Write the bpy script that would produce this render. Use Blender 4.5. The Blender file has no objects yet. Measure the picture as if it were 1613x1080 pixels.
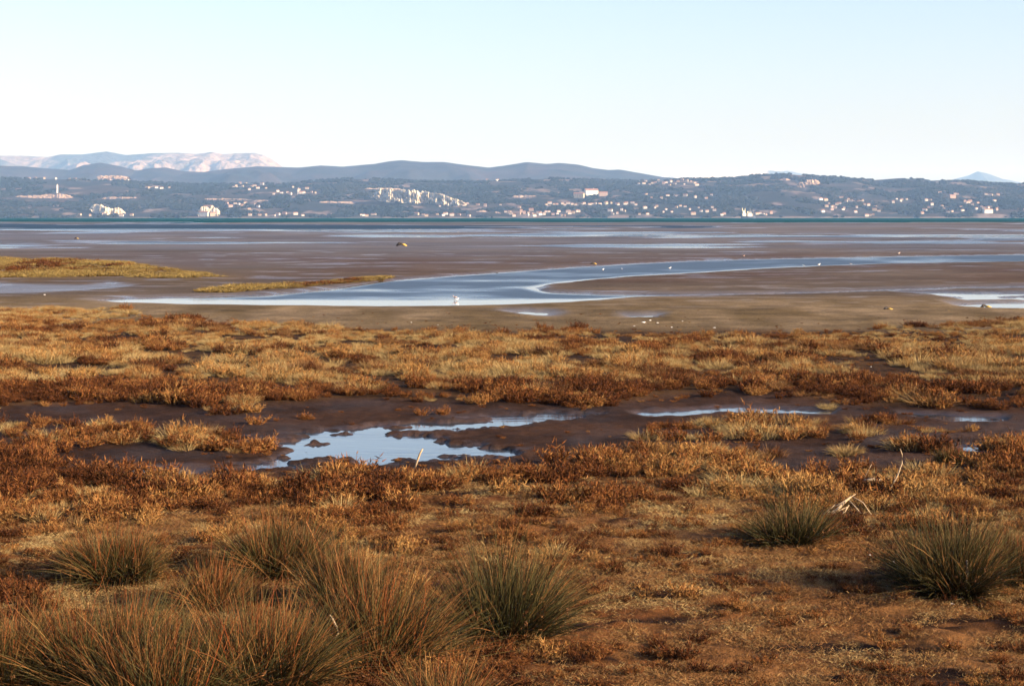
import bpy, bmesh, math, random
import numpy as np
from mathutils import Vector

random.seed(7)
rng = np.random.default_rng(11)
scn = bpy.context.scene
COL = scn.collection

# ------------------------------------------------------------------ camera, sky, sun, exposure
CAM_H, FPX, HOR = 4.2, 3000.0, 341.0          # eye height (m), focal length in photo pixels, row of the horizon
cam = bpy.data.cameras.new('camera')
cam_o = bpy.data.objects.new('camera', cam); COL.objects.link(cam_o)
cam_o.location = (0, 0, CAM_H); cam_o.rotation_euler = (math.radians(90), 0, 0)
cam.sensor_width = 36.0; cam.lens = FPX / 1613.0 * 36.0
cam.shift_y = -(540.0 - HOR) / 1613.0
cam.clip_start = 0.5; cam.clip_end = 90000.0
scn.camera = cam_o

SUN_EL, SUN_AZ = math.radians(18), math.radians(114)     # azimuth clockwise from the view direction
world = bpy.data.worlds.new('World'); scn.world = world; world.use_nodes = True
wn = world.node_tree
sky = wn.nodes.new('ShaderNodeTexSky'); sky.sky_type = 'NISHITA'; sky.sun_disc = False
sky.sun_elevation = SUN_EL; sky.sun_rotation = SUN_AZ
sky.air_density = 1.0; sky.dust_density = 1.6; sky.ozone_density = 3.0
tint = wn.nodes.new('ShaderNodeMix'); tint.data_type = 'RGBA'; tint.blend_type = 'MULTIPLY'; tint.inputs[0].default_value = 1.0
tint.inputs[7].default_value = (1.0, 0.86, 0.94, 1)          # the winter air is a little less green than the model's
wn.links.new(sky.outputs[0], tint.inputs[6]); wn.links.new(tint.outputs[2], wn.nodes['Background'].inputs[0])
wn.nodes['Background'].inputs[1].default_value = 0.09

sun = bpy.data.lights.new('sun', 'SUN'); sun.energy = 5.0; sun.angle = math.radians(0.5); sun.color = (1.0, 0.82, 0.59)
sun_o = bpy.data.objects.new('sun', sun); COL.objects.link(sun_o)
to_sun = Vector((math.sin(SUN_AZ) * math.cos(SUN_EL), math.cos(SUN_AZ) * math.cos(SUN_EL), math.sin(SUN_EL)))
sun_o.rotation_euler = to_sun.to_track_quat('Z', 'Y').to_euler(); sun_o.location = (20, -10, 40)

vs = scn.view_settings
vs.view_transform = 'Standard'; vs.look = 'None'; vs.gamma = 1.0; vs.use_curve_mapping = False
vs.exposure = 1.75
cy = scn.cycles
cy.max_bounces = 4; cy.diffuse_bounces = 2; cy.glossy_bounces = 2; cy.transmission_bounces = 2
cy.transparent_max_bounces = 6; cy.volume_bounces = 0; cy.caustics_reflective = False; cy.caustics_refractive = False

# ------------------------------------------------------------------ numeric helpers
def lerp(a, b, t): return a + (b - a) * t
def sstep(a, b, x):
    t = np.clip((x - a) / (b - a), 0, 1); return t * t * (3 - 2 * t)
def curve(pts):
    xs = np.array([p[0] for p in pts], float); ys = np.array([p[1] for p in pts], float)
    return lambda x: np.interp(x, xs, ys)
def _hash(ix, iy, seed):
    h = (ix.astype(np.int64) * 374761393 + iy.astype(np.int64) * 668265263 + seed * 974634777) & 0xFFFFFFFF
    h = ((h ^ (h >> 13)) * 1274126177) & 0xFFFFFFFF
    h = h ^ (h >> 16)
    return (h & 0xFFFFFF) / float(0xFFFFFF)
def vnoise(x, y, seed=0):
    x = np.asarray(x, float); y = np.asarray(y, float)
    ix, iy = np.floor(x), np.floor(y); fx, fy = x - ix, y - iy
    fx = fx * fx * (3 - 2 * fx); fy = fy * fy * (3 - 2 * fy)
    a = _hash(ix, iy, seed); b = _hash(ix + 1, iy, seed); c = _hash(ix, iy + 1, seed); d = _hash(ix + 1, iy + 1, seed)
    return lerp(lerp(a, b, fx), lerp(c, d, fx), fy) * 2 - 1
def fbm(x, y, octv=4, seed=0, gain=0.5):
    s = 0.0; a = 1.0; n = 0.0
    for k in range(octv):
        s = s + a * vnoise(x * 2 ** k + 17.3 * k, y * 2 ** k - 9.1 * k, seed + k); n += a; a *= gain
    return s / n
def to_px(x, y):                    # where a point of the level ground lies in the photograph (for surveying only)
    y = np.maximum(y, 1.0)
    return 806.5 + FPX * x / y, HOR + FPX * CAM_H / y
def ground_at(u, v):                # survey: photograph -> level ground
    d = FPX * CAM_H / (np.asarray(v, float) - HOR)
    return (np.asarray(u, float) - 806.5) / FPX * d, d
def poly_world(pts):
    p = np.array(pts, float); x, y = ground_at(p[:, 0], p[:, 1]); return np.stack([x, y], 1)
def sdf(x, y, poly, sy=1.0):        # signed distance in metres, negative inside; sy squeezes depth
    p = poly.copy(); p[:, 1] *= sy; y = y * sy
    d = np.full(x.shape, 1e18); inside = np.zeros(x.shape, bool); n = len(p)
    for i in range(n):
        ax, ay = p[i]; bx, by = p[(i + 1) % n]
        ex, ey = bx - ax, by - ay; wx, wy = x - ax, y - ay
        t = np.clip((wx * ex + wy * ey) / (ex * ex + ey * ey + 1e-12), 0, 1)
        d = np.minimum(d, (wx - ex * t) ** 2 + (wy - ey * t) ** 2)
        c = ((ay > y) != (by > y)) & (x < (bx - ax) * (y - ay) / (by - ay + 1e-12) + ax)
        inside ^= c
    d = np.sqrt(d); return np.where(inside, -d, d)

# ------------------------------------------------------------------ object helpers
def mesh_np(name, verts, quads=None, tris=None, smooth=False):
    me = bpy.data.meshes.new(name)
    verts = np.asarray(verts, np.float32); me.vertices.add(len(verts)); me.vertices.foreach_set('co', verts.ravel())
    loops, starts = [], []; s = 0
    if quads is not None and len(quads):
        q = np.asarray(quads, np.int32); loops.append(q.ravel()); starts.append(np.arange(len(q)) * 4); s = q.size
    if tris is not None and len(tris):
        t = np.asarray(tris, np.int32); loops.append(t.ravel()); starts.append(s + np.arange(len(t)) * 3)
    if loops:
        lp = np.concatenate(loops).astype(np.int32); st = np.concatenate(starts).astype(np.int32)
        me.loops.add(len(lp)); me.loops.foreach_set('vertex_index', lp)
        me.polygons.add(len(st)); me.polygons.foreach_set('loop_start', st)
        if smooth: me.polygons.foreach_set('use_smooth', np.ones(len(st), bool))
    me.update(calc_edges=True); me.validate()
    return me
def col_attr(me, rgb, name='Col'):
    a = me.attributes.new(name, 'FLOAT_COLOR', 'POINT')
    rgba = np.ones((len(rgb), 4), np.float32); rgba[:, :3] = rgb; a.data.foreach_set('color', rgba.ravel())
def obj(name, me, mat=None, parent=None, loc=None):
    o = bpy.data.objects.new(name, me); COL.objects.link(o)
    if mat is not None and me is not None and len(me.materials) == 0: me.materials.append(mat)
    if parent is not None: o.parent = parent
    if loc is not None: o.location = loc
    return o
def tag(o, label, cat=None, group=None, kind=None):
    if label: o['label'] = label
    if cat: o['category'] = cat
    if group: o['group'] = group
    if kind: o['kind'] = kind
    return o
def empty(name, loc=(0, 0, 0), rz=0):
    o = bpy.data.objects.new(name, None); COL.objects.link(o); o.location = loc; o.rotation_euler = (0, 0, rz)
    o.empty_display_size = 0.2; return o
class MB:                            # small mesh collector for one part
    def __init__(s): s.v = []; s.f = []
    def add(s, vs, fs):
        b = len(s.v); s.v += [tuple(v) for v in vs]; s.f += [tuple(i + b for i in f) for f in fs]; return s
    def box(s, x0, x1, y0, y1, z0, z1):
        return s.add([(x0, y0, z0), (x1, y0, z0), (x1, y1, z0), (x0, y1, z0), (x0, y0, z1), (x1, y0, z1), (x1, y1, z1), (x0, y1, z1)],
                     [(0, 3, 2, 1), (4, 5, 6, 7), (0, 1, 5, 4), (1, 2, 6, 5), (2, 3, 7, 6), (3, 0, 4, 7)])
    def tube(s, path, radii, n=6, squash=(1, 1)):
        rings = []; P = [Vector(p) for p in path]
        for i, p in enumerate(P):
            t = (P[min(i + 1, len(P) - 1)] - P[max(i - 1, 0)]).normalized()
            a = t.cross(Vector((0, 0, 1)));
            if a.length < 1e-3: a = Vector((1, 0, 0))
            a.normalize(); b = a.cross(t).normalized()
            rings.append([p + a * (radii[i] * squash[0] * math.cos(2 * math.pi * k / n)) + b * (radii[i] * squash[1] * math.sin(2 * math.pi * k / n)) for k in range(n)])
        vs = [v for r in rings for v in r]; fs = []
        for i in range(len(P) - 1):
            for k in range(n): fs.append((i * n + k, i * n + (k + 1) % n, (i + 1) * n + (k + 1) % n, (i + 1) * n + k))
        fs.append(tuple(range(n - 1, -1, -1))); fs.append(tuple((len(P) - 1) * n + k for k in range(n)))
        return s.add(vs, fs)
    def mesh(s, name, smooth=False):
        me = bpy.data.meshes.new(name); me.from_pydata(s.v, [], s.f); me.update()
        if smooth:
            for p in me.polygons: p.use_smooth = True
        return me

# ------------------------------------------------------------------ materials
def mat(name, base=(0.5, 0.5, 0.5), rough=0.8, spec=0.3):
    m = bpy.data.materials.new(name); m.use_nodes = True
    b = m.node_tree.nodes['Principled BSDF']
    b.inputs['Base Color'].default_value = (*base, 1); b.inputs['Roughness'].default_value = rough
    b.inputs['Specular IOR Level'].default_value = spec
    return m
def nodes(m): return m.node_tree.nodes, m.node_tree.links, m.node_tree.nodes['Principled BSDF']
def noise_node(nt, scale, detail=4, rough=0.6, coord='Object', scl=None):
    tc = nt.nodes.new('ShaderNodeTexCoord'); n = nt.nodes.new('ShaderNodeTexNoise')
    n.inputs['Scale'].default_value = scale; n.inputs['Detail'].default_value = detail; n.inputs['Roughness'].default_value = rough
    src = tc.outputs[coord]
    if scl:
        mp = nt.nodes.new('ShaderNodeMapping'); mp.inputs['Scale'].default_value = scl
        nt.links.new(src, mp.inputs[0]); src = mp.outputs[0]
    nt.links.new(src, n.inputs['Vector']); return n
def ramp(nt, fac, stops):
    r = nt.nodes.new('ShaderNodeValToRGB'); e = r.color_ramp.elements
    while len(e) > 1: e.remove(e[-1])
    e[0].position = stops[0][0]; e[0].color = (*stops[0][1], 1)
    for p, c in stops[1:]:
        k = e.new(p); k.color = (*c, 1)
    nt.links.new(fac, r.inputs[0]); return r
def mix(nt, a, b, fac, mode='MIX'):
    m = nt.nodes.new('ShaderNodeMix'); m.data_type = 'RGBA'; m.blend_type = mode
    for s, i in ((a, 6), (b, 7)):
        if isinstance(s, tuple): m.inputs[i].default_value = (*s, 1)
        else: nt.links.new(s, m.inputs[i])
    if isinstance(fac, (int, float)): m.inputs[0].default_value = fac
    else: nt.links.new(fac, m.inputs[0])
    return m.outputs[2]
def math_n(nt, op, a, b=None, clamp=False):
    m = nt.nodes.new('ShaderNodeMath'); m.operation = op; m.use_clamp = clamp
    for s, i in ((a, 0), (b, 1)):
        if s is None: continue
        if isinstance(s, (int, float)): m.inputs[i].default_value = s
        else: nt.links.new(s, m.inputs[i])
    return m.outputs[0]
def bump(nt, b, height, strength, dist):
    k = nt.nodes.new('ShaderNodeBump'); k.inputs['Strength'].default_value = strength; k.inputs['Distance'].default_value = dist
    nt.links.new(height, k.inputs['Height']); nt.links.new(k.outputs[0], b.inputs['Normal']); return k
def attr(nt, name, kind='GEOMETRY'):
    a = nt.nodes.new('ShaderNodeAttribute'); a.attribute_name = name; a.attribute_type = kind; return a

def ground_material():
    m = mat('mud_and_litter', rough=0.9, spec=0.3); N, L, B = nodes(m); nt = m.node_tree
    c = attr(nt, 'Col'); wet = attr(nt, 'wet')
    n1 = noise_node(nt, 7.0, 5, 0.7); n2 = noise_node(nt, 55.0, 3, 0.7); n3 = noise_node(nt, 0.35, 4, 0.6)
    f1 = ramp(nt, n1.outputs[0], [(0.25, (0.55, 0.53, 0.5)), (0.75, (1.45, 1.42, 1.35))])
    f2 = ramp(nt, n2.outputs[0], [(0.3, (0.55, 0.52, 0.5)), (0.7, (1.4, 1.36, 1.3))])
    f3 = ramp(nt, n3.outputs[0], [(0.3, (0.85, 0.84, 0.84)), (0.7, (1.15, 1.12, 1.08))])
    k = mix(nt, c.outputs[0], f1.outputs[0], 1.0, 'MULTIPLY'); k = mix(nt, k, f2.outputs[0], 0.8, 'MULTIPLY'); k = mix(nt, k, f3.outputs[0], 1.0, 'MULTIPLY')
    L.new(k, B.inputs['Base Color'])
    L.new(ramp(nt, wet.outputs['Fac'], [(0, (0.95,) * 3), (0.5, (0.55,) * 3), (1, (0.22,) * 3)]).outputs[0], B.inputs['Roughness'])
    L.new(math_n(nt, 'ADD', math_n(nt, 'MULTIPLY', wet.outputs['Fac'], 0.55), 0.04), B.inputs['Specular IOR Level'])
    h = math_n(nt, 'ADD', n1.outputs[0], n2.outputs[0]); bump(nt, B, h, 0.8, 0.045)
    return m
def water_material(name, body, scale, strength, rough, spec=0.5, dist=0.02, scl=(1, 1, 1), wind=0, rough_hi=0.34, mul=4):
    m = mat(name, body, rough, spec); N, L, B = nodes(m); nt = m.node_tree
    B.inputs['IOR'].default_value = 1.33
    a = noise_node(nt, scale, 3, 0.55, scl=scl); b = noise_node(nt, scale * 0.13, 3, 0.5, scl=scl)
    h = math_n(nt, 'ADD', a.outputs[0], math_n(nt, 'MULTIPLY', b.outputs[0], 1.5)); k = bump(nt, B, h, strength, dist)
    if wind:
        w = attr(nt, 'wind').outputs['Fac'] if wind < 0 else noise_node(nt, wind, 3, 0.6, scl=(0.35, 1, 1)).outputs[0]; lo_, hi_ = (0.15, 0.85) if wind < 0 else (0.40, 0.52)
        L.new(ramp(nt, w, [(lo_, (strength * 0.3,) * 3), (hi_, (strength * mul,) * 3)]).outputs[0], k.inputs['Strength'])
        L.new(ramp(nt, w, [(lo_, (0.05,) * 3), (hi_, (rough_hi,) * 3)]).outputs[0], B.inputs['Roughness'])
    return m
def plant_material(name, stops, tip, tipmix=0.35):
    m = mat(name, rough=0.85, spec=0.04); N, L, B = nodes(m); nt = m.node_tree
    t = attr(nt, 'tint', 'INSTANCER'); tw = attr(nt, 'twig')     # per plant, per twig
    f = math_n(nt, 'ADD', t.outputs['Fac'], math_n(nt, 'MULTIPLY', math_n(nt, 'SUBTRACT', tw.outputs['Fac'], 0.5), 0.75), True)
    c = ramp(nt, f, stops).outputs[0]
    along = attr(nt, 'along')
    c = mix(nt, c, tip, math_n(nt, 'MULTIPLY', along.outputs['Fac'], tipmix))
    L.new(c, B.inputs['Base Color'])
    return m
def vcol_material(name, rough=0.7, spec=0.2, nscale=None, lo=0.7, hi=1.3, bmp=0.0, bdist=0.01):
    m = mat(name, rough=rough, spec=spec); N, L, B = nodes(m); nt = m.node_tree
    c = attr(nt, 'Col').outputs[0]
    if nscale:
        n = noise_node(nt, nscale, 5, 0.65); c = mix(nt, c, ramp(nt, n.outputs[0], [(0.3, (lo,) * 3), (0.7, (hi,) * 3)]).outputs[0], 1.0, 'MULTIPLY')
        if bmp: bump(nt, B, n.outputs[0], bmp, bdist)
    L.new(c, B.inputs['Base Color']); return m
def noisy_material(name, base, scale, lo=0.7, hi=1.3, rough=0.8, spec=0.2, bmp=0.3, bdist=0.01):
    m = mat(name, base, rough, spec); N, L, B = nodes(m); nt = m.node_tree
    n = noise_node(nt, scale, 5, 0.65)
    L.new(mix(nt, base, ramp(nt, n.outputs[0], [(0.3, (lo,) * 3), (0.7, (hi,) * 3)]).outputs[0], 1.0, 'MULTIPLY'), B.inputs['Base Color'])
    if bmp: bump(nt, B, n.outputs[0], bmp, bdist)
    return m

M = {}
M['ground'] = ground_material()
M['creek'] = water_material('creek_water', (0.018, 0.030, 0.042), 4.0, 0.22, 0.05, dist=0.03, scl=(0.6, 1, 1), wind=-1, rough_hi=0.42)
M['sea'] = water_material('sea_water', (0.003, 0.046, 0.054), 0.35, 1.0, 0.7, spec=0.0, dist=0.5)
SCRUB = [(0.0, (0.0196, 0.0059, 0.0034)), (0.28, (0.0892, 0.0254, 0.0085)), (0.6, (0.1606, 0.0619, 0.0179)), (1.0, (0.2677, 0.1484, 0.0495))]
M['scrub'] = plant_material('glasswort_twigs', SCRUB, (0.1963, 0.0975, 0.0342), 0.22)
M['straw'] = plant_material('dry_grass_blades', [(0.0, (0.0873, 0.0318, 0.0122)), (0.4, (0.1649, 0.0848, 0.0305)), (1.0, (0.2813, 0.2067, 0.0915))], (0.2522, 0.1749, 0.0756), 0.25)
M['olive_grass'] = plant_material('olive_marsh_grass', [(0.0, (0.055, 0.026, 0.009)), (0.4, (0.125, 0.078, 0.025)), (1.0, (0.22, 0.165, 0.060))], (0.18, 0.13, 0.045), 0.25)
M['rush'] = vcol_material('rush_blades', 0.7, 0.08)
M['pine'] = plant_material('hill_scrub', [(0.0, (0.006, 0.010, 0.009)), (0.5, (0.015, 0.018, 0.015)), (0.8, (0.040, 0.030, 0.025)), (1.0, (0.075, 0.055, 0.043))], (0.05, 0.06, 0.04), 0.0)
M['driftwood'] = noisy_material('bleached_driftwood', (0.34, 0.25, 0.155), 30, 0.6, 1.2, 0.85)
M['dark_wood'] = noisy_material('wet_dark_wood', (0.03, 0.024, 0.02), 20, 0.6, 1.6, 0.6)
M['weed'] = noisy_material('yellow_weed', (0.42, 0.27, 0.07), 20, 0.6, 1.4, 0.9)
M['shell'] = noisy_material('bleached_stone', (0.75, 0.72, 0.66), 25, 0.8, 1.1, 0.8)

# ================================================================== the flats: ground sheet
CHANNEL = poly_world([(140, 470), (200, 466.5), (300, 464.5), (420, 461.5), (520, 452), (600, 440), (700, 432.5), (800, 425.5), (900, 418.5), (1000, 413), (1100, 408.5), (1200, 406), (1300, 404), (1450, 401.5), (1613, 399), (2000, 396),
                      (2000, 408), (1613, 411), (1400, 414.5), (1300, 418), (1200, 422.5), (1100, 429), (1000, 434), (920, 441), (870, 446), (848, 451.5),
                      (870, 457), (950, 460), (1050, 461), (1150, 460), (1300, 457.5), (1400, 453), (1500, 450), (1613, 448), (2000, 444),
                      (2000, 447), (1613, 451.5), (1500, 453.5), (1400, 456.5), (1300, 460), (1200, 462), (1100, 464.5), (1000, 467), (900, 474), (800, 478), (700, 480), (600, 481), (500, 480), (400, 478.5), (300, 477.5), (200, 475.5)])
POOLS = [poly_world(p) for p in (
    [(415, 684), (480, 678), (560, 670), (650, 662), (750, 654), (850, 647.5), (940, 644.5), (928, 651), (850, 659), (780, 665), (720, 667), (660, 672), (600, 690), (520, 692), (470, 686)],
    [(470, 690), (560, 682), (640, 677), (690, 690), (800, 699), (780, 708), (700, 712), (640, 716), (600, 722), (540, 712), (505, 719), (465, 727), (400, 733), (415, 718), (450, 706), (520, 700)],
    [(1010, 644), (1080, 641), (1120, 637), (1160, 636), (1220, 638), (1310, 640.5), (1300, 644), (1200, 643), (1130, 641), (1080, 645), (1020, 647)],
    [(1430, 645), (1500, 648), (1570, 650), (1565, 655), (1500, 655), (1450, 650)],
    [(195, 733), (250, 732), (310, 733), (300, 737), (220, 738)], [(0, 731), (45, 731), (48, 739), (0, 740)], [(1530, 696), (1556, 697), (1550, 701), (1530, 700)],
    [(798, 488), (830, 487.5), (866, 490), (862, 494), (830, 492)], [(985, 493), (1035, 493), (1030, 496), (990, 496.5)],
    [(1500, 476.5), (1560, 474), (1700, 470), (1700, 485), (1560, 483), (1510, 480)], [(1420, 459), (1480, 458.5), (1540, 460), (1700, 456), (1700, 463), (1530, 466), (1460, 461.5)],
    [(1500, 467), (1700, 465.5), (1700, 469.5), (1520, 470)],
    [(-200, 445), (35, 449), (120, 451), (170, 447), (200, 450), (140, 457), (60, 461), (-200, 462)])]
CREEK_MUD = [poly_world(p) for p in (
    [(-300, 640), (35, 636), (140, 630), (280, 634), (400, 640), (520, 626), (640, 626), (780, 634), (960, 630), (1060, 620), (1200, 612), (1330, 634), (1500, 638), (1700, 638), (1900, 640),
     (1900, 730), (1613, 726), (1540, 728), (1350, 735), (1250, 750), (1200, 735), (1030, 712), (900, 722), (800, 735), (700, 732), (600, 748), (520, 738), (460, 758), (390, 750), (200, 750), (130, 740), (35, 752), (-300, 750)],)]
WATER_Z = -0.10
wetrow = curve([(343, 0.22), (347, 0.16), (350, 0.05), (353, 0.02), (356, 0.09), (360, 0.065), (364, 0.05), (367, 0.075), (371, 0.085), (375, 0.07), (380, 0.085), (385, 0.065), (389, 0.045), (393, 0.0), (400, -0.03), (420, -0.04), (500, -0.05), (1200, -0.05)])

def terrain(x, y):
    """height, wetness and colour of the marsh floor at (x, y)"""
    u, v = to_px(x, y)
    far = sstep(520, 470, v)
    h = 0.035 * fbm(x * 0.9, y * 0.9, 4, 3) * (1 - far) + (0.022 * fbm(x * 5, y * 5, 3, 9) + 0.06 * fbm(x * 2.6, y * 3.0, 3, 7) * sstep(690, 780, v)) * (1 - far)
    h = h + far * 0.02 * fbm(x * 0.12, y * 0.05, 4, 21)
    st = fbm(u / 330.0, v / 3.6, 4, 31, 0.55)                       # tidal streaks lie along the shore
    w2 = wetrow(v)
    left = sstep(900, 500, u) * sstep(352, 355, v) * sstep(364, 361, v)
    right = sstep(1000, 1300, u) * sstep(345, 350, v) * sstep(366, 360, v)
    tilt = sstep(345, 353, v) * 0.0
    h = h - far * (w2 + 0.12 * left - 0.035 * right + tilt) + far * sstep(400, 388, v) * (0.20 * st + 0.07 * fbm(u / 120.0, v / 1.7, 3, 33))
    h = np.where(v < 350.5, np.minimum(h, lerp(-0.35, h, sstep(347.0, 350.5, v))), h)
    # channel and pools
    warp = 0.5 + 0.5 * (y / 110.0)
    jx = x + 0.25 * warp * fbm(x * 0.6, y * 0.3, 3, 41); jy = y + 0.6 * warp * fbm(x * 0.5, y * 0.25, 3, 43)
    dch = sdf(jx, jy, CHANNEL, 0.30)
    h = h + sstep(3.0, 0.0, dch) * sstep(392, 400, v) * (-0.02) - sstep(0.5, -1.0, dch) * 0.26 * sstep(390, 396, v)
    wetn = sstep(0.9, 0.0, dch) * far * 0.5
    for i, p in enumerate(POOLS):
        near = i < 7
        k = fbm(x * (1.1 if near else 0.35), y * (1.3 if near else 0.12), 5, 50 + i, 0.65)
        if i < 2: k = k + 0.75 * np.maximum(fbm(u / 75.0, v / 4.5, 4, 47, 0.6), -0.1)
        dp = sdf(x, y, p, 0.55 if near else 0.25) + ((0.85 if i < 2 else 0.16) if near else 0.5) * k + (0.03 if 1 < i < 7 else (0.10 if i < 2 else 0.0))
        h = np.minimum(h, np.maximum(lerp(h, -0.14, sstep(0.35, -0.20, dp)), -0.22)) if near else h - (0.17 if i < 12 else 0.055) * sstep(0.7, -0.5, dp)
        wetn = np.maximum(wetn, sstep(0.5 if near else 0.9, -0.1, dp) * 0.8)
    dm = sdf(x, y, CREEK_MUD[0], 0.6) + 0.35 * fbm(x * 0.8, y * 0.8, 3, 61)
    mud = sstep(0.35, -0.35, dm)
    h = h - 0.045 * mud + mud * (0.03 * fbm(x * 2.5, y * 2.0, 4, 67, 0.65))
    wetn = np.maximum(wetn, mud * (0.02 + 0.35 * fbm(x * 0.7, y * 0.35, 3, 66)))
    # the marsh island across the channel is a hummock
    isl = sstep(4.0, -3.0, sdf(x, y, ISLAND, 0.35)); h = h + 0.20 * isl
    h = np.clip(h, -0.6, 0.6)
    low = sstep(-0.03, -0.095, h) * far
    wetn = np.clip(np.maximum(wetn, np.maximum(low * 0.95, far * sstep(470, 380, v) * (0.42 + 0.3 * st))), 0, 1)
    fine = fbm(u / 85.0, v / 1.5, 4, 91, 0.6); mid = fbm(u / 210.0, v / 3.2, 3, 93)
    wetn = np.clip(wetn + far * sstep(392, 398, v) * sstep(500, 470, v) * 0.5 * sstep(0.22, 0.5, fine + 0.35 * mid), 0, 1)
    # colours
    C = lambda r, g, b: np.array([r, g, b])[None, :]
    n1 = fbm(x * 0.5, y * 0.5, 4, 71)[:, None]; n2 = fbm(x * 2.2, y * 2.2, 4, 73)[:, None]
    litter = lerp(C(0.0966, 0.0368, 0.0126), C(0.1518, 0.076, 0.0294), np.clip(0.5 + 0.9 * n1 + 0.5 * n2, 0, 1))
    litter = lerp(litter, C(0.20, 0.125, 0.062), np.clip(-0.35 + 1.6 * fbm(x * 0.8, y * 0.45, 4, 75), 0, 1)[:, None] * sstep(760, 790, v)[:, None] * sstep(900, 850, v)[:, None])
    litter = lerp(litter, C(0.016, 0.008, 0.005), np.clip(-0.35 - 3.2 * fbm(x * 1.3, y * 2.0, 4, 77)[:, None], 0, 1))  # dark soil patches, pushed near black to stand for shadowed gaps between plants
    marsh = lerp(C(0.016, 0.009, 0.006), C(0.055, 0.030, 0.013), np.clip(0.5 + n1 + n2, 0, 1))
    cmud = lerp(C(0.020, 0.011, 0.008), C(0.042, 0.022, 0.014), np.clip(0.5 + n1 + 0.6 * n2, 0, 1))
    flat = lerp(C(0.092, 0.073, 0.058), C(0.062, 0.049, 0.040), np.clip(0.5 + 1.2 * fbm(u / 240, v / 4.0, 4, 81), 0, 1)[:, None])
    flat = lerp(flat, C(0.058, 0.034, 0.022), (sstep(395, 404, v) * sstep(452, 440, v) * np.clip(0.55 + 0.7 * fbm(u / 200, v / 6, 3, 83), 0, 1))[:, None])
    olive = lerp(C(0.085, 0.062, 0.032), C(0.15, 0.115, 0.075), np.clip(0.5 + 1.2 * fbm(x * 0.5, y * 0.12, 4, 85), 0, 1)[:, None])
    c = lerp(litter, marsh, sstep(800, 740, v)[:, None])
    c = lerp(c, olive, sstep(526, 508, v + 10 * fbm(u / 60, v / 20, 3, 87))[:, None])
    olive = olive * (1 + 0.55 * fbm(u / 45.0, v / 2.5, 4, 95, 0.6) * sstep(476, 486, v))[:, None]; c = lerp(c, olive, (sstep(526, 508, v) * sstep(470, 480, v))[:, None])
    flat = flat * (1 + 0.38 * fine)[:, None]
    c = lerp(c, flat, sstep(476, 462, v)[:, None])
    c = lerp(c, cmud, mud[:, None])
    c = lerp(c, C(0.11, 0.075, 0.025), isl[:, None])
    return h, wetn, np.clip(c, 0, 1)

ISLAND = poly_world([(-400, 410), (35, 411), (120, 413), (190, 416), (240, 424), (275, 430), (345, 439), (300, 441), (180, 437), (60, 440), (-400, 442)])

rows_v = np.concatenate([np.linspace(1190, 620, 430), np.linspace(618.7, 480, 150), np.linspace(479.2, 345.5, 260)])
d_rows = np.concatenate([[-60, -20, 0, 6, 11], FPX * CAM_H / (rows_v - HOR)])
ncol = 620
s = np.linspace(-1, 1, ncol)
half = np.maximum(0.31 * d_rows + 2.6, 4.5); half[:5] = [60, 40, 25, 14, 8]
gx = (s[None, :] * half[:, None]); gy = np.repeat(d_rows[:, None], ncol, 1)
gh, gw, gc = terrain(gx.ravel(), gy.ravel())
gh = np.where(gy.ravel() < 12, 0.0, gh)
gv = np.stack([gx.ravel(), gy.ravel(), gh], 1)
nr = len(d_rows); ii = (np.arange(nr - 1)[:, None] * ncol + np.arange(ncol - 1)[None, :]).ravel()
me = mesh_np('ground', gv, quads=np.stack([ii, ii + 1, ii + ncol + 1, ii + ncol], 1), smooth=True)
col_attr(me, gc); a = me.attributes.new('wet', 'FLOAT', 'POINT'); a.data.foreach_set('value', gw.astype(np.float32))
tag(obj('ground', me, M['ground']), 'brown salt marsh floor of litter, dark creek mud and tidal flats', kind='structure')

def sheet(name, y0, y1, x0, x1, z, m, label):
    me = MB().add([(x0[0], y0, z), (x0[1], y0, z), (x1[1], y1, z), (x1[0], y1, z)], [(0, 1, 2, 3)]).mesh(name)
    return tag(obj(name, me, m), label, kind='structure')
M['pool'] = water_material('pool_water', (0.018, 0.030, 0.042), 3.0, 0.30, 0.04, dist=0.02, scl=(0.5, 1, 1), wind=0.5, rough_hi=0.10, mul=1.6)
sheet('creek_water', 14, 75, (-12, 12), (-27.81, 27.81), WATER_Z, M['pool'], 'blue pools of the muddy creek winding through the near marsh')
cw_d = np.concatenate([[75.0], FPX * CAM_H / (np.linspace(505, 351.5, 300) - HOR)]); cw_d[-1] = 1250.0
cw_x = (np.linspace(-1, 1, 320)[None, :] * (0.334 * cw_d + 2.76)[:, None]).ravel(); cw_y = np.repeat(cw_d, 320)
_u, _v = to_px(cw_x, cw_y); _dc = sdf(cw_x, cw_y, CHANNEL, 0.30)
wind_ = np.maximum(sstep(-0.25, -1.3, _dc) * sstep(474, 464, _v + 5 * fbm(_u / 150, _v / 8, 3, 611)) * np.clip(0.75 + 0.6 * fbm(_u / 120, _v / 5, 3, 613), 0, 1), sstep(394, 386, _v) * np.clip(0.35 + 0.9 * fbm(_u / 260, _v / 3.0, 3, 615), 0, 1))
ii = (np.arange(300)[:, None] * 320 + np.arange(319)[None, :]).ravel()
me = mesh_np('channel_water', np.stack([cw_x, cw_y, np.full(len(cw_x), WATER_Z)], 1), quads=np.stack([ii, ii + 1, ii + 321, ii + 320], 1))
a = me.attributes.new('wind', 'FLOAT', 'POINT'); a.data.foreach_set('value', wind_.astype(np.float32))     # sheltered under the banks, ruffled in mid-stream
tag(obj('channel_water', me, M['creek']), 'shallow rippled water of the tidal channel on the flats', kind='structure')
M['shallow'] = water_material('shallow_sea_water', (0.012, 0.030, 0.052), 0.8, 0.8, 0.6, spec=0.12, dist=0.2)
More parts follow.
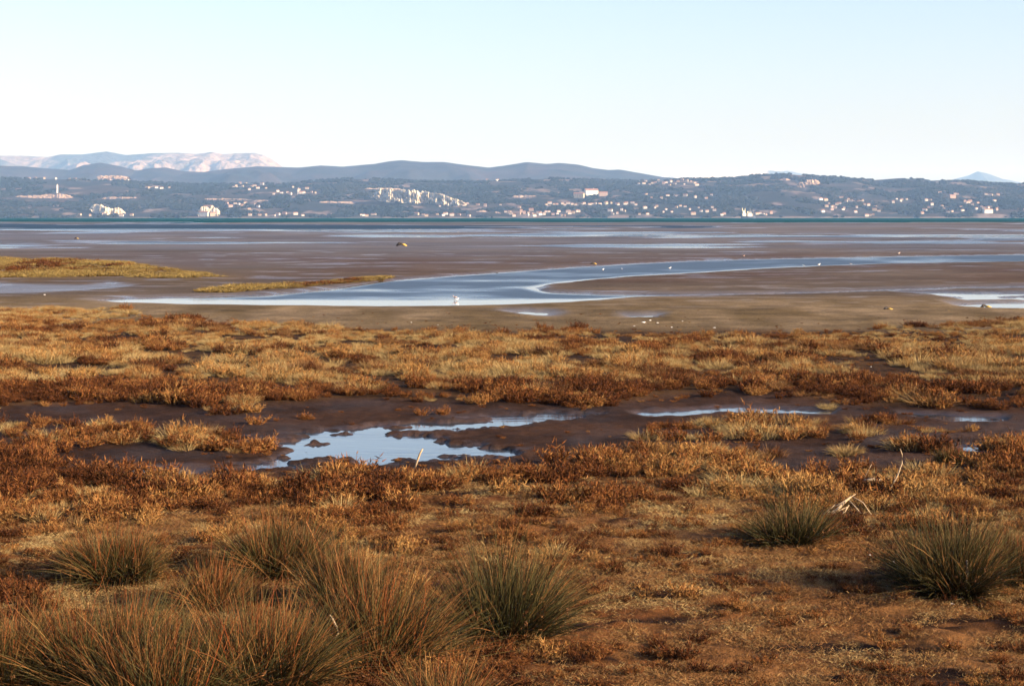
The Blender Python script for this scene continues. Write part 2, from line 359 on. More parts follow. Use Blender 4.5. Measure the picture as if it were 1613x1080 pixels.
sheet('shallow_sea', 655, 1250, (-240, 240), (-420, 420), WATER_Z + 0.006, M['shallow'], 'dark blue grey shallows between the flats and the open sea')
sheet('sea', 1250, 7200, (-4200, 4200), (-6500, 6500), WATER_Z, M['sea'], 'teal strip of open sea below the far coast')

def floor_z(x, y):
    return terrain(np.atleast_1d(np.asarray(x, float)), np.atleast_1d(np.asarray(y, float)))[0]

# ================================================================== far hills
def hill(name, crest_pts, d0, d1, d2, mat_, label, colour, nseed, rough_amp, u0=-320, u1=1940, nu=560, nt=90, power=1.0, base=-0.6, lacun=1.0):
    """a ridge rising from distance d0 to its crest at d1 and falling behind to d2; crest heights surveyed from the photograph"""
    cr = curve(crest_pts); us = np.linspace(u0, u1, nu); ts = np.concatenate([np.linspace(0, 1, nt), np.linspace(1.08, 2, 12)])
    U, T = np.meshgrid(us, ts)
    D = np.where(T <= 1, d0 + (d1 - d0) * T, d1 + (d2 - d1) * (T - 1))
    crest = CAM_H + (HOR - cr(U)) / FPX * d1
    Tt = np.clip(T, 0, 1)
    prof = np.where(T <= 1, Tt ** power, np.clip(2 - T, 0, 1) ** 0.8)
    X = (U - 806.5) / FPX * d1 * (0.55 + 0.45 * D / d1)
    n = fbm(X / (420 * lacun), D / (520 * lacun), 6, nseed, 0.52); rid = 1 - np.abs(fbm(X / (600 * lacun), D / (1300 * lacun), 4, nseed + 40)) * 2
    env = np.sin(np.pi * np.clip(Tt, 0, 1)) ** 0.7 * (1 - 0.75 * Tt) * (T <= 1)
    Z = base + (crest - base) * prof + rough_amp * env * (n * 0.8 + (rid - 0.5) * 0.9) * np.clip(crest / 150.0, 0.2, 3)
    Z = Z + rough_amp * 0.04 * fbm(X / 30, D / 60, 3, nseed + 80) * (T > 0.02)
    lim = CAM_H + (HOR - cr(U)) / FPX * D - 2                      # no spur of the front face stands above the surveyed skyline
    soft = 0.06 * np.maximum(lim, 1.0); ex = Z - (lim - soft); Z = np.where((T <= 1) & (ex > 0), lim - soft + soft * (1 - np.exp(-np.maximum(ex, 0) / soft)), Z)
    Z = np.maximum(Z, base)
    V = np.stack([X.ravel(), D.ravel(), Z.ravel()], 1)
    m_, k_ = T.shape
    ii = (np.arange(m_ - 1)[:, None] * k_ + np.arange(k_ - 1)[None, :]).ravel()
    me = mesh_np(name, V, quads=np.stack([ii, ii + 1, ii + k_ + 1, ii + k_], 1), smooth=True)
    col_attr(me, colour(U, T, X, D, Z).reshape(-1, 3))
    o = tag(obj(name, me, mat_), label, kind='structure')
    return dict(U=U, T=T, X=X, D=D, Z=Z, us=us, ts=ts, nt=nt, o=o)

def C3(r, g, b): return np.array([r, g, b], float)
def mixc(a, b, f): return a + (b - a) * np.clip(f, 0, 1)[..., None]

def coast_colour(U, T, X, D, Z):
    c = np.zeros(U.shape + (3,)) + C3(0.014, 0.015, 0.012)
    c = mixc(c, C3(0.037, 0.027, 0.022), sstep(-0.1, 0.6, fbm(X / 260, D / 200, 4, 301)))
    c = mixc(c, C3(0.053, 0.037, 0.031), sstep(0.15, 0.5, fbm(X / 90, D / 200, 4, 303)) * 0.7)
    c = mixc(c, C3(0.17, 0.125, 0.105), sstep(0.30, 0.55, fbm(X / 60, D / 110, 4, 305)) * 0.8)
    c = mixc(c, C3(0.260, 0.198, 0.167), sstep(0.012, 0.004, T) * sstep(-0.5, 0.1, fbm(X / 60, D / 5, 3, 307)))
    return c
def wood_colour(U, T, X, D, Z):
    c = np.zeros(U.shape + (3,)) + C3(0.015, 0.014, 0.014)
    c = mixc(c, C3(0.032, 0.021, 0.019), sstep(-0.3, 0.4, fbm(X / 500, D / 300, 4, 311)))
    return mixc(c, C3(0.009, 0.011, 0.010), sstep(0.1, 0.5, fbm(X / 300, D / 500, 4, 313)))
def far_colour(U, T, X, D, Z):
    f = fbm(X / 800, D / 900, 5, 321)
    c = np.zeros(U.shape + (3,)) + C3(0.028, 0.028, 0.029)
    py = HOR - (Z - CAM_H) / D * FPX
    pale = sstep(-0.02, 0.2, f + 0.35 * sstep(300, 400, U) + 0.45 * sstep(249, 258, py) - 0.55 * sstep(244, 239, py) * sstep(380, 330, U) - 0.12)
    return mixc(c, C3(0.223, 0.167, 0.146), pale * np.clip(0.7 + 1.1 * fbm(X / 170, D / 300, 5, 325, 0.65), 0, 1))
def snow_colour(U, T, X, D, Z):
    f = fbm(X / 500, D / 700, 5, 331)
    return mixc(np.zeros(U.shape + (3,)) + C3(0.043, 0.047, 0.054), C3(0.612, 0.583, 0.569), sstep(-0.02, 0.2, f + 0.04))

M['hill'] = vcol_material('wooded_slope', 0.95, 0.05, 0.05, 0.65, 1.35, 0.5, 4.0)
M['farhill'] = vcol_material('bare_mountain', 0.95, 0.05, 0.011, 0.5, 1.5, 1.0, 60.0)
COAST = hill('coastal_hills', [(-320, 276), (0, 279), (100, 281), (200, 283), (300, 289), (430, 288), (500, 283.5), (545, 280.5), (600, 280), (640, 283.5), (700, 285), (760, 284), (830, 281.5), (870, 279), (930, 282), (1000, 284), (1060, 281), (1100, 280), (1150, 279.5), (1200, 274), (1250, 273), (1290, 277), (1340, 279), (1370, 282.5), (1420, 278.5), (1460, 283), (1500, 281.5), (1570, 288), (1613, 288), (1940, 290)],
             6000, 8000, 9600, M['hill'], 'low wooded coastal hills rising straight from the sea', coast_colour, 101, 26, nu=640, nt=120, power=0.9)
hill('inland_hills', [(-320, 258), (0, 259), (35, 260), (70, 263), (110, 266), (130, 258.5), (158, 254), (190, 260), (215, 267), (240, 262.5), (262, 262), (290, 268), (320, 269), (350, 265), (405, 260), (470, 262), (505, 258.5), (540, 260.5), (590, 256), (612, 252), (632, 250), (665, 253), (700, 253), (735, 258), (770, 262), (800, 258), (830, 253), (860, 256), (882, 254.5), (910, 257), (935, 263), (960, 266), (975, 265), (1020, 273), (1045, 277.5), (1100, 281), (1250, 288), (1940, 300)],
     9300, 11500, 14500, M['hill'], 'smooth blue wooded ridge behind the coastal hills', wood_colour, 141, 85, nt=90, power=1.1, lacun=0.9)
hill('bare_mountain', [(-320, 250), (-60, 243), (35, 243), (75, 245), (95, 241), (130, 241), (168, 236), (198, 242), (240, 239), (280, 238.5), (310, 240), (335, 237), (352, 240.5), (375, 239), (400, 238.5), (415, 242), (430, 250), (445, 261), (470, 276), (520, 300), (1940, 340)],
     15000, 19000, 23000, M['farhill'], 'distant bare mountain with pale pink slopes', far_colour, 171, 110, u0=-320, u1=560, nu=620, nt=130, power=1.0, lacun=0.9)
hill('snowy_mountains', [(1000, 290), (1040, 277), (1080, 270), (1105, 268.5), (1125, 271.5), (1160, 271), (1180, 267.5), (1200, 264), (1220, 265), (1240, 267), (1262, 272), (1300, 281), (1400, 300), (1460, 292), (1500, 281.5), (1525, 275), (1540, 268), (1555, 271.5), (1575, 279), (1640, 292), (1940, 300)],
     20000, 25000, 29000, M['farhill'], 'snow covered peaks just showing over the coastal hills', snow_colour, 191, 60, u0=980, u1=1940, nu=480, nt=90, power=1.2, lacun=1.4)

# survey of the coastal slope: (u, v) -> point on its front face
_py = HOR - (COAST['Z'] - CAM_H) / COAST['D'] * FPX
_uu = 806.5 + FPX * COAST['X'] / COAST['D']
def on_coast(u, v):
    """first point of the coastal slope met by the sight line; columns of the hill grid run nearly along sight lines"""
    best = None
    nt = COAST['nt']
    for k in range(0, nt):
        j = int(np.argmin(np.abs(_uu[k] - u)))
        if _py[k, j] <= v: 
            best = (k, j); break
    if best is None:
        k = int(np.argmin(_py[:nt, j])); best = (k, j)
    k, j = best
    y = float(COAST['D'][k, j]); return (u - 806.5) / FPX * y, y, float(COAST['Z'][k, j])
KEEP_CLEAR = []          # (x, y, radius) where no tree may hide a thing

# ---- pale rock faces and cuttings on the slope
M['rock'] = noisy_material('pale_limestone', (0.50, 0.43, 0.33), 0.12, 0.3, 1.25, 0.95, 0.05, 1.0, 3.0)
M['pink_rock'] = noisy_material('pinkish_terrace_rock', (0.33, 0.24, 0.19), 0.12, 0.5, 1.15, 0.95, 0.05, 1.0, 3.0)
def rock_face(top, bot, label, m, seed, breaks=0.25, depth=14, name='rock_face'):
    """a broken cliff standing on the slope: blocks, buttresses and gullies between a foot line and a top line"""
    u0, u1 = top[0][0], top[-1][0]; n = max(10, int((u1 - u0) * 2.0))
    tc, bc = curve(top), curve(bot); us = np.linspace(u0, u1, n); tall = max(abs(float(bc(u) - tc(u))) for u in us); R = 5 if tall < 6 else 14
    foot = [on_coast(u, bc(u)) for u in us]; yb = np.median([f[1] for f in foot])
    uj = us[None, :] + np.zeros((R, 1)); t = np.linspace(0, 1, R)[:, None] + np.zeros((1, n))
    y = 0.4 * np.array([f[1] for f in foot])[None, :] + 0.6 * yb
    rag = 0.5 + 0.5 * fbm(us / 4.5, us * 0 + seed, 3, seed, 0.7); rag2 = 0.5 + 0.5 * fbm(us / 6.0, us * 0 + seed * 3.1, 3, seed + 1, 0.7)
    end = np.minimum(1, np.minimum(us - u0, u1 - us) / max(3.0, 0.08 * (u1 - u0)))
    hgt = bc(us) - tc(us); vt = tc(us) + hgt * (breaks * 1.3 * rag ** 1.5 + 0.5 * (1 - end)); vb = bc(us) - hgt * (breaks * 1.1 * rag2 ** 1.5 + 0.3 * (1 - end))
    zt = CAM_H + (HOR - vt) / FPX * y; zb = CAM_H + (HOR - vb - 0.4) / FPX * y - 2
    B_ = depth * (1.1 * fbm(uj / 7.0 + 0.25 * t, t * 2.2 + 5, 4, seed + 3, 0.6) + 0.9 * np.abs(fbm(uj / 3.0, t * 3.5, 3, seed + 5, 0.6)) - 0.45 * np.floor(t * 3 + rag[None, :]) / 3)
    yy = y + 26 * t - B_ * np.sin(np.pi * np.minimum(1, 0.2 + 0.8 * t))
    Z = zb + (zt - zb) * t
    P = np.stack([(uj - 806.5) / FPX * yy, yy, Z], -1)
    for j in range(0, n, 2): KEEP_CLEAR.append((P[0, j, 0], P[0, j, 1] - 40, 75))
    back = P[-1].copy(); back[:, 1] += 60; back[:, 2] -= 10
    V = np.concatenate([P.reshape(-1, 3), back]); ii = (np.arange(R)[:, None] * n + np.arange(n - 1)[None, :]).ravel()
    me = mesh_np(name, V, quads=np.stack([ii, ii + 1, ii + n + 1, ii + n], 1))
    return tag(obj(name, me, m), label, 'cliff')
rock_face([(582, 298), (590, 295), (620, 295), (660, 298), (690, 303), (712, 310), (740, 318)], [(582, 315), (600, 318), (640, 321), (670, 321), (700, 328), (740, 332)], 'broad cream limestone quarry cliff in the middle of the far coast', M['rock'], 1, depth=30, breaks=0.22, name='quarry_cliff')
for k, (t, b, l, m_) in enumerate([
    ([(140, 324), (152, 319), (165, 320), (172, 325), (184, 324), (196, 330)], [(140, 334), (165, 340), (196, 338)], 'pale broken cliff above the shore, left of the castle-like block', 'rock'),
    ([(310, 328), (318, 322), (335, 322), (344, 328), (347, 331)], [(310, 341), (347, 341)], 'pale crag carrying the white block at the water', 'rock'),
    ([(20, 308), (60, 306), (92, 303), (118, 309)], [(20, 312), (118, 313)], 'pinkish terrace running under the white tower', 'pink_rock'),
    ([(160, 310), (180, 309), (215, 310), (226, 312)], [(160, 313), (226, 314)], 'thin pale terrace between tower and castle-like block', 'pink_rock'),
    ([(315, 312), (350, 311.5), (395, 313)], [(315, 315), (395, 316.5)], 'thin pale terrace directly above the white block', 'pink_rock'),
    ([(400, 314), (425, 314.5)], [(400, 317.5), (425, 318)], 'short pale terrace right of the white block', 'pink_rock'),
    ([(500, 317), (530, 316), (560, 317)], [(500, 320), (560, 320.5)], 'thin pale terrace left of the quarry cliff', 'pink_rock'),
    ([(573, 295.5), (600, 295), (632, 296)], [(573, 299), (632, 299)], 'thin pink ledge along the top of the quarry cliff', 'pink_rock'),
    ([(675, 303.5), (700, 305)], [(675, 306.5), (700, 308)], 'short pink ledge above the right end of the quarry', 'pink_rock'),
    ([(722, 317), (740, 318.5)], [(722, 321), (740, 322)], 'short pale ledge at the low end of the quarry', 'pink_rock'),
    ([(806, 308), (820, 306.5), (846, 307)], [(806, 312), (846, 311)], 'pink scar on the slope right of the quarry', 'pink_rock'),
    ([(780, 331), (790, 336), (800, 338)], [(780, 334.5), (800, 341.5)], 'slanting pale slide down to the harbour houses', 'pink_rock'),
    ([(152, 275), (170, 274.5), (204, 277)], [(152, 281), (204, 281.5)], 'reddish field terrace below the hilltop village', 'pink_rock'),
    ([(1268, 282), (1283, 281), (1292, 284)], [(1268, 291), (1292, 291)], 'greyish bald patch high on the hill at right', 'pink_rock'),
    ([(1255, 287), (1262, 285), (1268, 288)], [(1255, 295), (1268, 297)], 'small greyish scar beside the bald patch', 'pink_rock'),
    ([(1228, 281), (1240, 280), (1246, 282)], [(1228, 284), (1246, 285)], 'small pale scar near the top of the hill right of the ship', 'pink_rock'),
    ([(750, 331), (760, 329.5), (770, 333)], [(750, 334), (770, 335.5)], 'small pink outcrop low between quarry and harbour', 'pink_rock')]):
    rock_face(t, b, l, M[m_], 20 + k, depth=14, breaks=0.4)

# ---- houses
def house_mats():
    out = []
    for nm, c in (('white_plaster', (0.33, 0.30, 0.28)), ('cream_plaster', (0.29, 0.245, 0.195)), ('pink_plaster', (0.25, 0.185, 0.16)), ('bright_plaster', (0.50, 0.48, 0.45))):
        out.append(noisy_material(nm, c, 0.4, 0.85, 1.1, 0.9, 0.1, 0.0))
    return out
HM = house_mats(); M['tile'] = noisy_material('terracotta_roof', (0.22, 0.11, 0.075), 0.6, 0.7, 1.3, 0.9, 0.1, 0.0); M['window'] = mat('dark_window', (0.05, 0.055, 0.06), 0.25, 0.5)
def house_meshes(w, d, h, storeys):
    wall = MB(); hw, hd = w / 2, d / 2; zr = h + d * 0.22
    wall.add([(-hw, -hd, -6), (hw, -hd, -6), (hw, hd, -6), (-hw, hd, -6), (-hw, -hd, h), (hw, -hd, h), (hw, hd, h), (-hw, hd, h), (-hw, 0, zr), (hw, 0, zr)],
             [(0, 1, 5, 4), (1, 2, 6, 9, 5), (2, 3, 7, 6), (3, 0, 4, 8, 7)])
    roof = MB(); e = 0.5
    for sgn in (-1, 1):
        y0, y1 = sgn * (hd + e), 0.0; z0, z1 = h - 0.15, zr + 0.12
        roof.add([(-hw - e, y0, z0), (hw + e, y0, z0), (hw + e, y1, z1), (-hw - e, y1, z1), (-hw - e, y0, z0 + 0.3), (hw + e, y0, z0 + 0.3), (hw + e, y1, z1 + 0.3), (-hw - e, y1, z1 + 0.3)],
                 [(0, 3, 2, 1), (4, 5, 6, 7), (0, 1, 5, 4), (1, 2, 6, 5), (2, 3, 7, 6), (3, 0, 4, 7)])
    ch = MB().box(hw * 0.4, hw * 0.4 + 0.9, 0.6, 1.5, zr - 1.5, zr + 1.3)
    wins = []
    for st in range(storeys):
        for k in range(max(2, int(w // 4))):
            x = -hw + (k + 0.5) * w / max(2, int(w // 4))
            wins.append(MB().box(x - 0.55, x + 0.55, -hd - 0.06, -hd + 0.1, 0.9 + st * 3.0, 2.4 + st * 3.0).mesh('window'))
    return wall.mesh('wall'), roof.mesh('roof'), ch.mesh('chimney'), wins
HV = []
for (w, d, h, st) in ((12, 10, 6.4, 2), (16, 10, 6.8, 2), (10, 9, 8.6, 3), (24, 12, 9.5, 3)):
    wl, rf, ch, wi = house_meshes(w, d, h, st)
    rf.materials.append(M['tile'])
    for q in wi: q.materials.append(M['window'])
    variants = []
    for hm in HM:
        a = wl.copy(); a.materials.append(hm); b = ch.copy(); b.materials.append(hm); variants.append((a, b))
    HV.append((variants, rf, wi))
def house(u, v, label, group, kind=None, colour=None, scale=1.0, name='house'):
    x, y, z = on_coast(u, v)
    k = random.choice((0, 0, 1, 1, 2)) if kind is None else kind; c = random.choice((0, 0, 0, 1, 1, 2, 3)) if colour is None else colour
    r = empty(name, (x, y, z), random.uniform(-0.5, 0.5)); r.scale = (scale,) * 3
    (wl, ch), rf, wi = HV[k][0][c], HV[k][1], HV[k][2]
    obj('wall', wl, None, r); ro = obj('roof', rf, None, r); obj('chimney', ch, None, ro)
    if kind == 3:
        for q in wi: obj('window', q, None, r)
    KEEP_CLEAR.append((x, y - 35, 62)); tag(r, label, 'house', group); return r
CLUST = [((150, 205), (272.5, 278), 9, 'in the hilltop village right above the tower', 'hilltop village houses'),
         ((38, 128), (279, 283), 6, 'high on the hill above the white tower', 'houses left of the hilltop village'),
         ((225, 268), (296, 299), 5, 'on the slope below right of the hilltop village', 'houses on the left slope'),
         ((365, 420), (289, 300), 11, 'among villas above the castle-like block', 'villas above the white block'),
         ((428, 498), (293, 308), 11, 'around the church left of the quarry', 'houses left of the quarry'),
         ((352, 412), (319, 333), 9, 'low right of the castle-like block', 'houses right of the white block'),
         ((388, 478), (338, 341.5), 8, 'at the water right of the castle-like block', 'shore houses right of the white block'),
         ((120, 210), (339, 341.5), 6, 'at the water left of the castle-like block', 'shore houses left of the white block'),
         ((565, 595), (338.5, 341.5), 5, 'at the water below the quarry cliff', 'shore houses below the quarry'),
         ((650, 740), (338, 341.5), 9, 'at the water between quarry and harbour', 'shore houses right below the quarry'),
         ((795, 915), (334, 341.5), 26, 'in the harbour village at the water', 'harbour village houses'),
         ((856, 1004), (321, 324), 24, 'in the long row above the harbour', 'long row of houses above the harbour'),
         ((1002, 1100), (284, 293), 20, 'in the village on the ridge top', 'ridge village houses'),
         ((1008, 1130), (306, 316), 9, 'just below the ridge village', 'houses below the ridge village'),
         ((1005, 1145), (325, 340.5), 20, 'low on the slope left of the ship', 'houses left of the ship'),
         ((960, 985), (330, 339), 6, 'between harbour village and ship', 'houses between harbour and ship'),
         ((1190, 1215), (337, 341), 5, 'at the water just right of the ship', 'shore houses right of the ship'),
         ((1292, 1385), (312, 341), 30, 'scattered on the slope beyond the ship', 'scattered houses right of the ship'),
         ((1405, 1430), (315, 322), 5, 'in the little group on the right slope', 'small group on the right slope'),
         ((1452, 1470), (316, 341), 6, 'in the narrow column down the right slope', 'column of houses on the right slope'),
         ((1478, 1575), (304, 336), 24, 'near the right end of the coast', 'houses near the right end'),
         ((735, 800), (283.5, 285.5), 3, 'on the crest right of the quarry', 'crest houses'),
         ((690, 850), (318, 333), 7, 'on the slope between quarry and harbour', 'houses between quarry and harbour')]
ORD = ['leftmost', 'second', 'third', 'fourth', 'fifth', 'sixth', 'seventh', 'eighth', 'ninth', 'tenth', 'eleventh', 'twelfth', '13th', '14th', '15th', '16th', '17th', '18th', '19th', '20th', '21st', '22nd', '23rd', '24th', '25th', '26th', '27th', '28th', '29th', '30th']
for (ua, ub), (va, vb), n, lab, grp in CLUST:
    for k in range(n):
        c = random.choice((0, 0, 0, 1, 1, 2, 3))
        nm = ('white', 'cream', 'pinkish', 'bright white')[c]; place = 'leftmost' if k == 0 else ('rightmost' if k == n - 1 else ORD[k] + ' from left')
        house(lerp(ua, ub, (k + random.uniform(0.1, 0.9)) / n), random.uniform(va, vb), '%s %s house, %s %s' % ('tiny' if va < 285 else 'small', nm, place, lab), grp, None, c, random.uniform(0.55, 0.95))
for (u, v, k, c, sc_, lab) in ((322, 341, 3, 3, 1.3, 'white block like a castle right at the water'), (336, 340.6, 3, 1, 1.0, 'cream wing beside the castle-like white block'), (328, 331, 3, 1, 1.3, 'cream upper house on the crag behind the white block'),
                               (931, 308, 3, 3, 2.0, 'long white building high above the harbour village'), (912, 311.5, 3, 1, 1.5, 'long cream building left below the long white one'), (950, 309, 3, 2, 1.3, 'pinkish building beside the long white one'),
                               (1556, 336, 3, 3, 1.2, 'white house low at the right end of the coast'), (1500, 312, 3, 2, 1.0, 'tall pinkish house above the right slope')):
    house(u, v, lab, None, k, c, sc_, 'large_house')
# white tower
x, y, z = on_coast(90, 304)
r = empty('tower', (x, y, z)); tag(r, 'slim white tower standing on the terrace at far left', 'tower')
obj('shaft', MB().tube([(0, 0, -6), (0, 0, 4), (0, 0, 28)], [4.2, 3.6, 3.2], 10).mesh('shaft'), HM[3], r)
obj('gallery', MB().tube([(0, 0, 28.0), (0, 0, 29.2)], [4.2, 4.2], 10).mesh('gallery'), HM[3], r)
obj('cap', MB().tube([(0, 0, 29.2), (0, 0, 32), (0, 0, 33.5)], [2.4, 2.4, 0.3], 10).mesh('cap'), HM[1], r)
KEEP_CLEAR.append((x, y - 35, 60))
# church spire among the villas
x, y, z = on_coast(470, 306)
r = empty('church', (x, y, z)); tag(r, 'white church with pointed spire among the houses left of the quarry', 'church')
obj('nave', MB().box(3, 16, -5, 5, -5, 8).mesh('nave'), HM[0], r)
obj('bell_tower', MB().box(-3, 3, -3, 3, -5, 16).mesh('bell_tower'), HM[3], r)
obj('spire', MB().add([(-3.2, -3.2, 16), (3.2, -3.2, 16), (3.2, 3.2, 16), (-3.2, 3.2, 16), (0, 0, 25)], [(0, 1, 4), (1, 2, 4), (2, 3, 4), (3, 0, 4), (3, 2, 1, 0)]).mesh('spire'), HM[0], r)
obj('nave_roof', MB().add([(3, -5.5, 7.9), (16.5, -5.5, 7.9), (16.5, 5.5, 7.9), (3, 5.5, 7.9), (3, 0, 11.5), (16.5, 0, 11.5)], [(0, 1, 5, 4), (2, 3, 4, 5), (1, 2, 5), (3, 0, 4)]).mesh('nave_roof'), M['tile'], r)
KEEP_CLEAR.append((x, y - 35, 60))

# ------------------------------------------------------------------ scatter with geometry nodes (only for uncountable cover)
def scatter(name, pts, rot, scl, idx, tint, coll, label):
    me = bpy.data.meshes.new(name); me.vertices.add(len(pts)); me.vertices.foreach_set('co', np.asarray(pts, np.float32).ravel())
    for nm, ty, arr, key in (('rot', 'FLOAT_VECTOR', rot, 'vector'), ('scl', 'FLOAT_VECTOR', scl, 'vector'), ('idx', 'INT', idx, 'value'), ('tint', 'FLOAT', tint, 'value')):
        a = me.attributes.new(nm, ty, 'POINT'); a.data.foreach_set(key, np.ascontiguousarray(arr, np.int32 if ty == 'INT' else np.float32).ravel())
    o = obj(name, me)
    ng = bpy.data.node_groups.new(name + '_scatter', 'GeometryNodeTree')
    ng.interface.new_socket('Geometry', in_out='INPUT', socket_type='NodeSocketGeometry'); ng.interface.new_socket('Geometry', in_out='OUTPUT', socket_type='NodeSocketGeometry')
    N, L = ng.nodes, ng.links
    gi, go = N.new('NodeGroupInput'), N.new('NodeGroupOutput')
    ci = N.new('GeometryNodeCollectionInfo'); ci.inputs['Collection'].default_value = coll; ci.inputs['Separate Children'].default_value = True; ci.inputs['Reset Children'].default_value = True
    ip = N.new('GeometryNodeInstanceOnPoints'); ip.inputs['Pick Instance'].default_value = True
    def na(nm, ty):
        k = N.new('GeometryNodeInputNamedAttribute'); k.data_type = ty; k.inputs['Name'].default_value = nm; return k.outputs['Attribute']
    er = N.new('FunctionNodeEulerToRotation'); L.new(na('rot', 'FLOAT_VECTOR'), er.inputs[0])
    L.new(gi.outputs[0], ip.inputs['Points']); L.new(ci.outputs[0], ip.inputs['Instance']); L.new(na('idx', 'INT'), ip.inputs['Instance Index'])
    L.new(er.outputs[0], ip.inputs['Rotation']); L.new(na('scl', 'FLOAT_VECTOR'), ip.inputs['Scale']); L.new(ip.outputs[0], go.inputs[0])
    md = o.modifiers.new('scatter', 'NODES'); md.node_group = ng
    tag(o, label, kind='stuff'); return o
def source_collection(name, meshes):
    c = bpy.data.collections.new(name)
    for i, m in enumerate(meshes):
        o = bpy.data.objects.new('%s_%02d' % (name, i), m); c.objects.link(o)
    return c

# ---- woods on the coastal slope
def tree_blob(seed):
    r = np.random.default_rng(seed); bm = bmesh.new(); bmesh.ops.create_icosphere(bm, subdivisions=2, radius=1.0)
    for v in bm.verts:
        k = 1 + 0.35 * float(vnoise(np.array([v.co.x * 1.7 + seed]), np.array([v.co.y * 1.7 + v.co.z * 2.3]), seed)[0])
        v.co = v.co * k; v.co.z = v.co.z * 0.9 + 0.7
    me = bpy.data.meshes.new('tree_mass'); bm.to_mesh(me); bm.free(); me.materials.append(M['pine']); return me
N_T = 52000
ru = rng.uniform(-300, 1920, N_T); rt = rng.uniform(0.012, 1.0, N_T) ** 1.25
_ui = (ru + 320) / 2260 * (len(COAST['us']) - 1); _ti = rt * (COAST['nt'] - 1)
def bil(A):
    i0 = np.clip(_ti.astype(int), 0, COAST['nt'] - 2); j0 = np.clip(_ui.astype(int), 0, len(COAST['us']) - 2); fi = _ti - i0; fj = _ui - j0
    return (A[i0, j0] * (1 - fi) * (1 - fj) + A[i0 + 1, j0] * fi * (1 - fj) + A[i0, j0 + 1] * (1 - fi) * fj + A[i0 + 1, j0 + 1] * fi * fj)
tx, ty, tz = bil(COAST['X']), bil(COAST['D']), bil(COAST['Z'])
ok = fbm(tx / 130, ty / 220, 4, 401) > -0.14
ok &= fbm(tx / 60, ty / 110, 4, 305) < 0.30
for (cx, cy_, cr) in KEEP_CLEAR:
    ok &= ((tx - cx) / (cr * 0.40)) ** 2 + ((ty - cy_) / cr) ** 2 > 1
tx, ty, tz = tx[ok], ty[ok], tz[ok]; n = len(tx)
sz = rng.uniform(2.6, 6.2, n)
scatter('hillside_woods', np.stack([tx, ty, tz - 0.5], 1), np.stack([np.zeros(n), np.zeros(n), rng.uniform(0, 6.28, n)], 1), np.stack([sz * 1.35, sz * 1.35, sz], 1),
        rng.integers(0, 4, n), np.clip(0.42 + 0.8 * fbm(tx / 200, ty / 240, 4, 403) + rng.normal(0, 0.16, n), 0, 1), source_collection('woods_source', [tree_blob(i) for i in range(4)]), 'dark mixed woods covering the coastal hills')

# ---- moored ship
x, y = (1178 - 806.5) / FPX * 4300, 4300.0
r = empty('ship', (x, y, WATER_Z), 0.15); r.scale = (1.25,) * 3; tag(r, 'small cream work ship with dark hull moored before the far coast', 'ship')
hull = MB(); st_ = [(-13, 0.4, 5.5), (-12, 3.0, 5.0), (-6, 3.8, 3.6), (2, 3.9, 3.2), (8, 3.2, 3.6), (12, 1.5, 4.6), (14, 0.1, 5.4)]
vs_ = []
for (sx, w_, z_) in st_: vs_ += [(sx, -w_, z_), (sx, -w_ * 0.7, -0.4), (sx, w_ * 0.7, -0.4), (sx, w_, z_)]
fs_ = []
for i in range(len(st_) - 1):
    for k in range(4): fs_.append((i * 4 + k, i * 4 + (k + 1) % 4, (i + 1) * 4 + (k + 1) % 4, (i + 1) * 4 + k))
hull.add(vs_, fs_ + [(0, 1, 2, 3)]); M['hull'] = mat('dark_blue_hull', (0.03, 0.05, 0.09), 0.4, 0.4); M['cream'] = noisy_material('cream_paint', (0.82, 0.74, 0.50), 0.5, 0.9, 1.1, 0.5, 0.3, 0.0)
obj('hull', hull.mesh('hull'), M['hull'], r)
dk = obj('deckhouse', MB().box(-1, 8, -2.6, 2.6, 3.4, 8.6).box(1, 6.5, -2.2, 2.2, 8.6, 11.4).mesh('deckhouse'), HM[3], r)
for k in range(5): obj('window', MB().box(1.4 + k, 2.0 + k, -2.28, -2.1, 9.4, 10.6).mesh('window'), M['window'], dk)
obj('funnel', MB().tube([(0, 0, 8), (-0.4, 0, 12.6)], [1.1, 0.9], 10).mesh('funnel'), M['cream'], r)
obj('crane', MB().box(-10, -4, -2.4, 2.4, 4.0, 9.5).box(-9.2, -6, -1.6, 1.6, 9.5, 13.5).tube([(-9, 0, 9), (-10.5, 0, 19)], [0.8, 0.4]).tube([(-6, 0, 9), (-5.0, 0, 18)], [0.8, 0.4]).mesh('crane'), M['cream'], r)
obj('mast', MB().tube([(4, 0, 11), (4, 0, 18)], [0.4, 0.2]).mesh('mast'), HM[0], r)
obj('fore_mast', MB().tube([(11, 0, 4), (11, 0, 14)], [0.4, 0.2]).mesh('fore_mast'), HM[0], r)

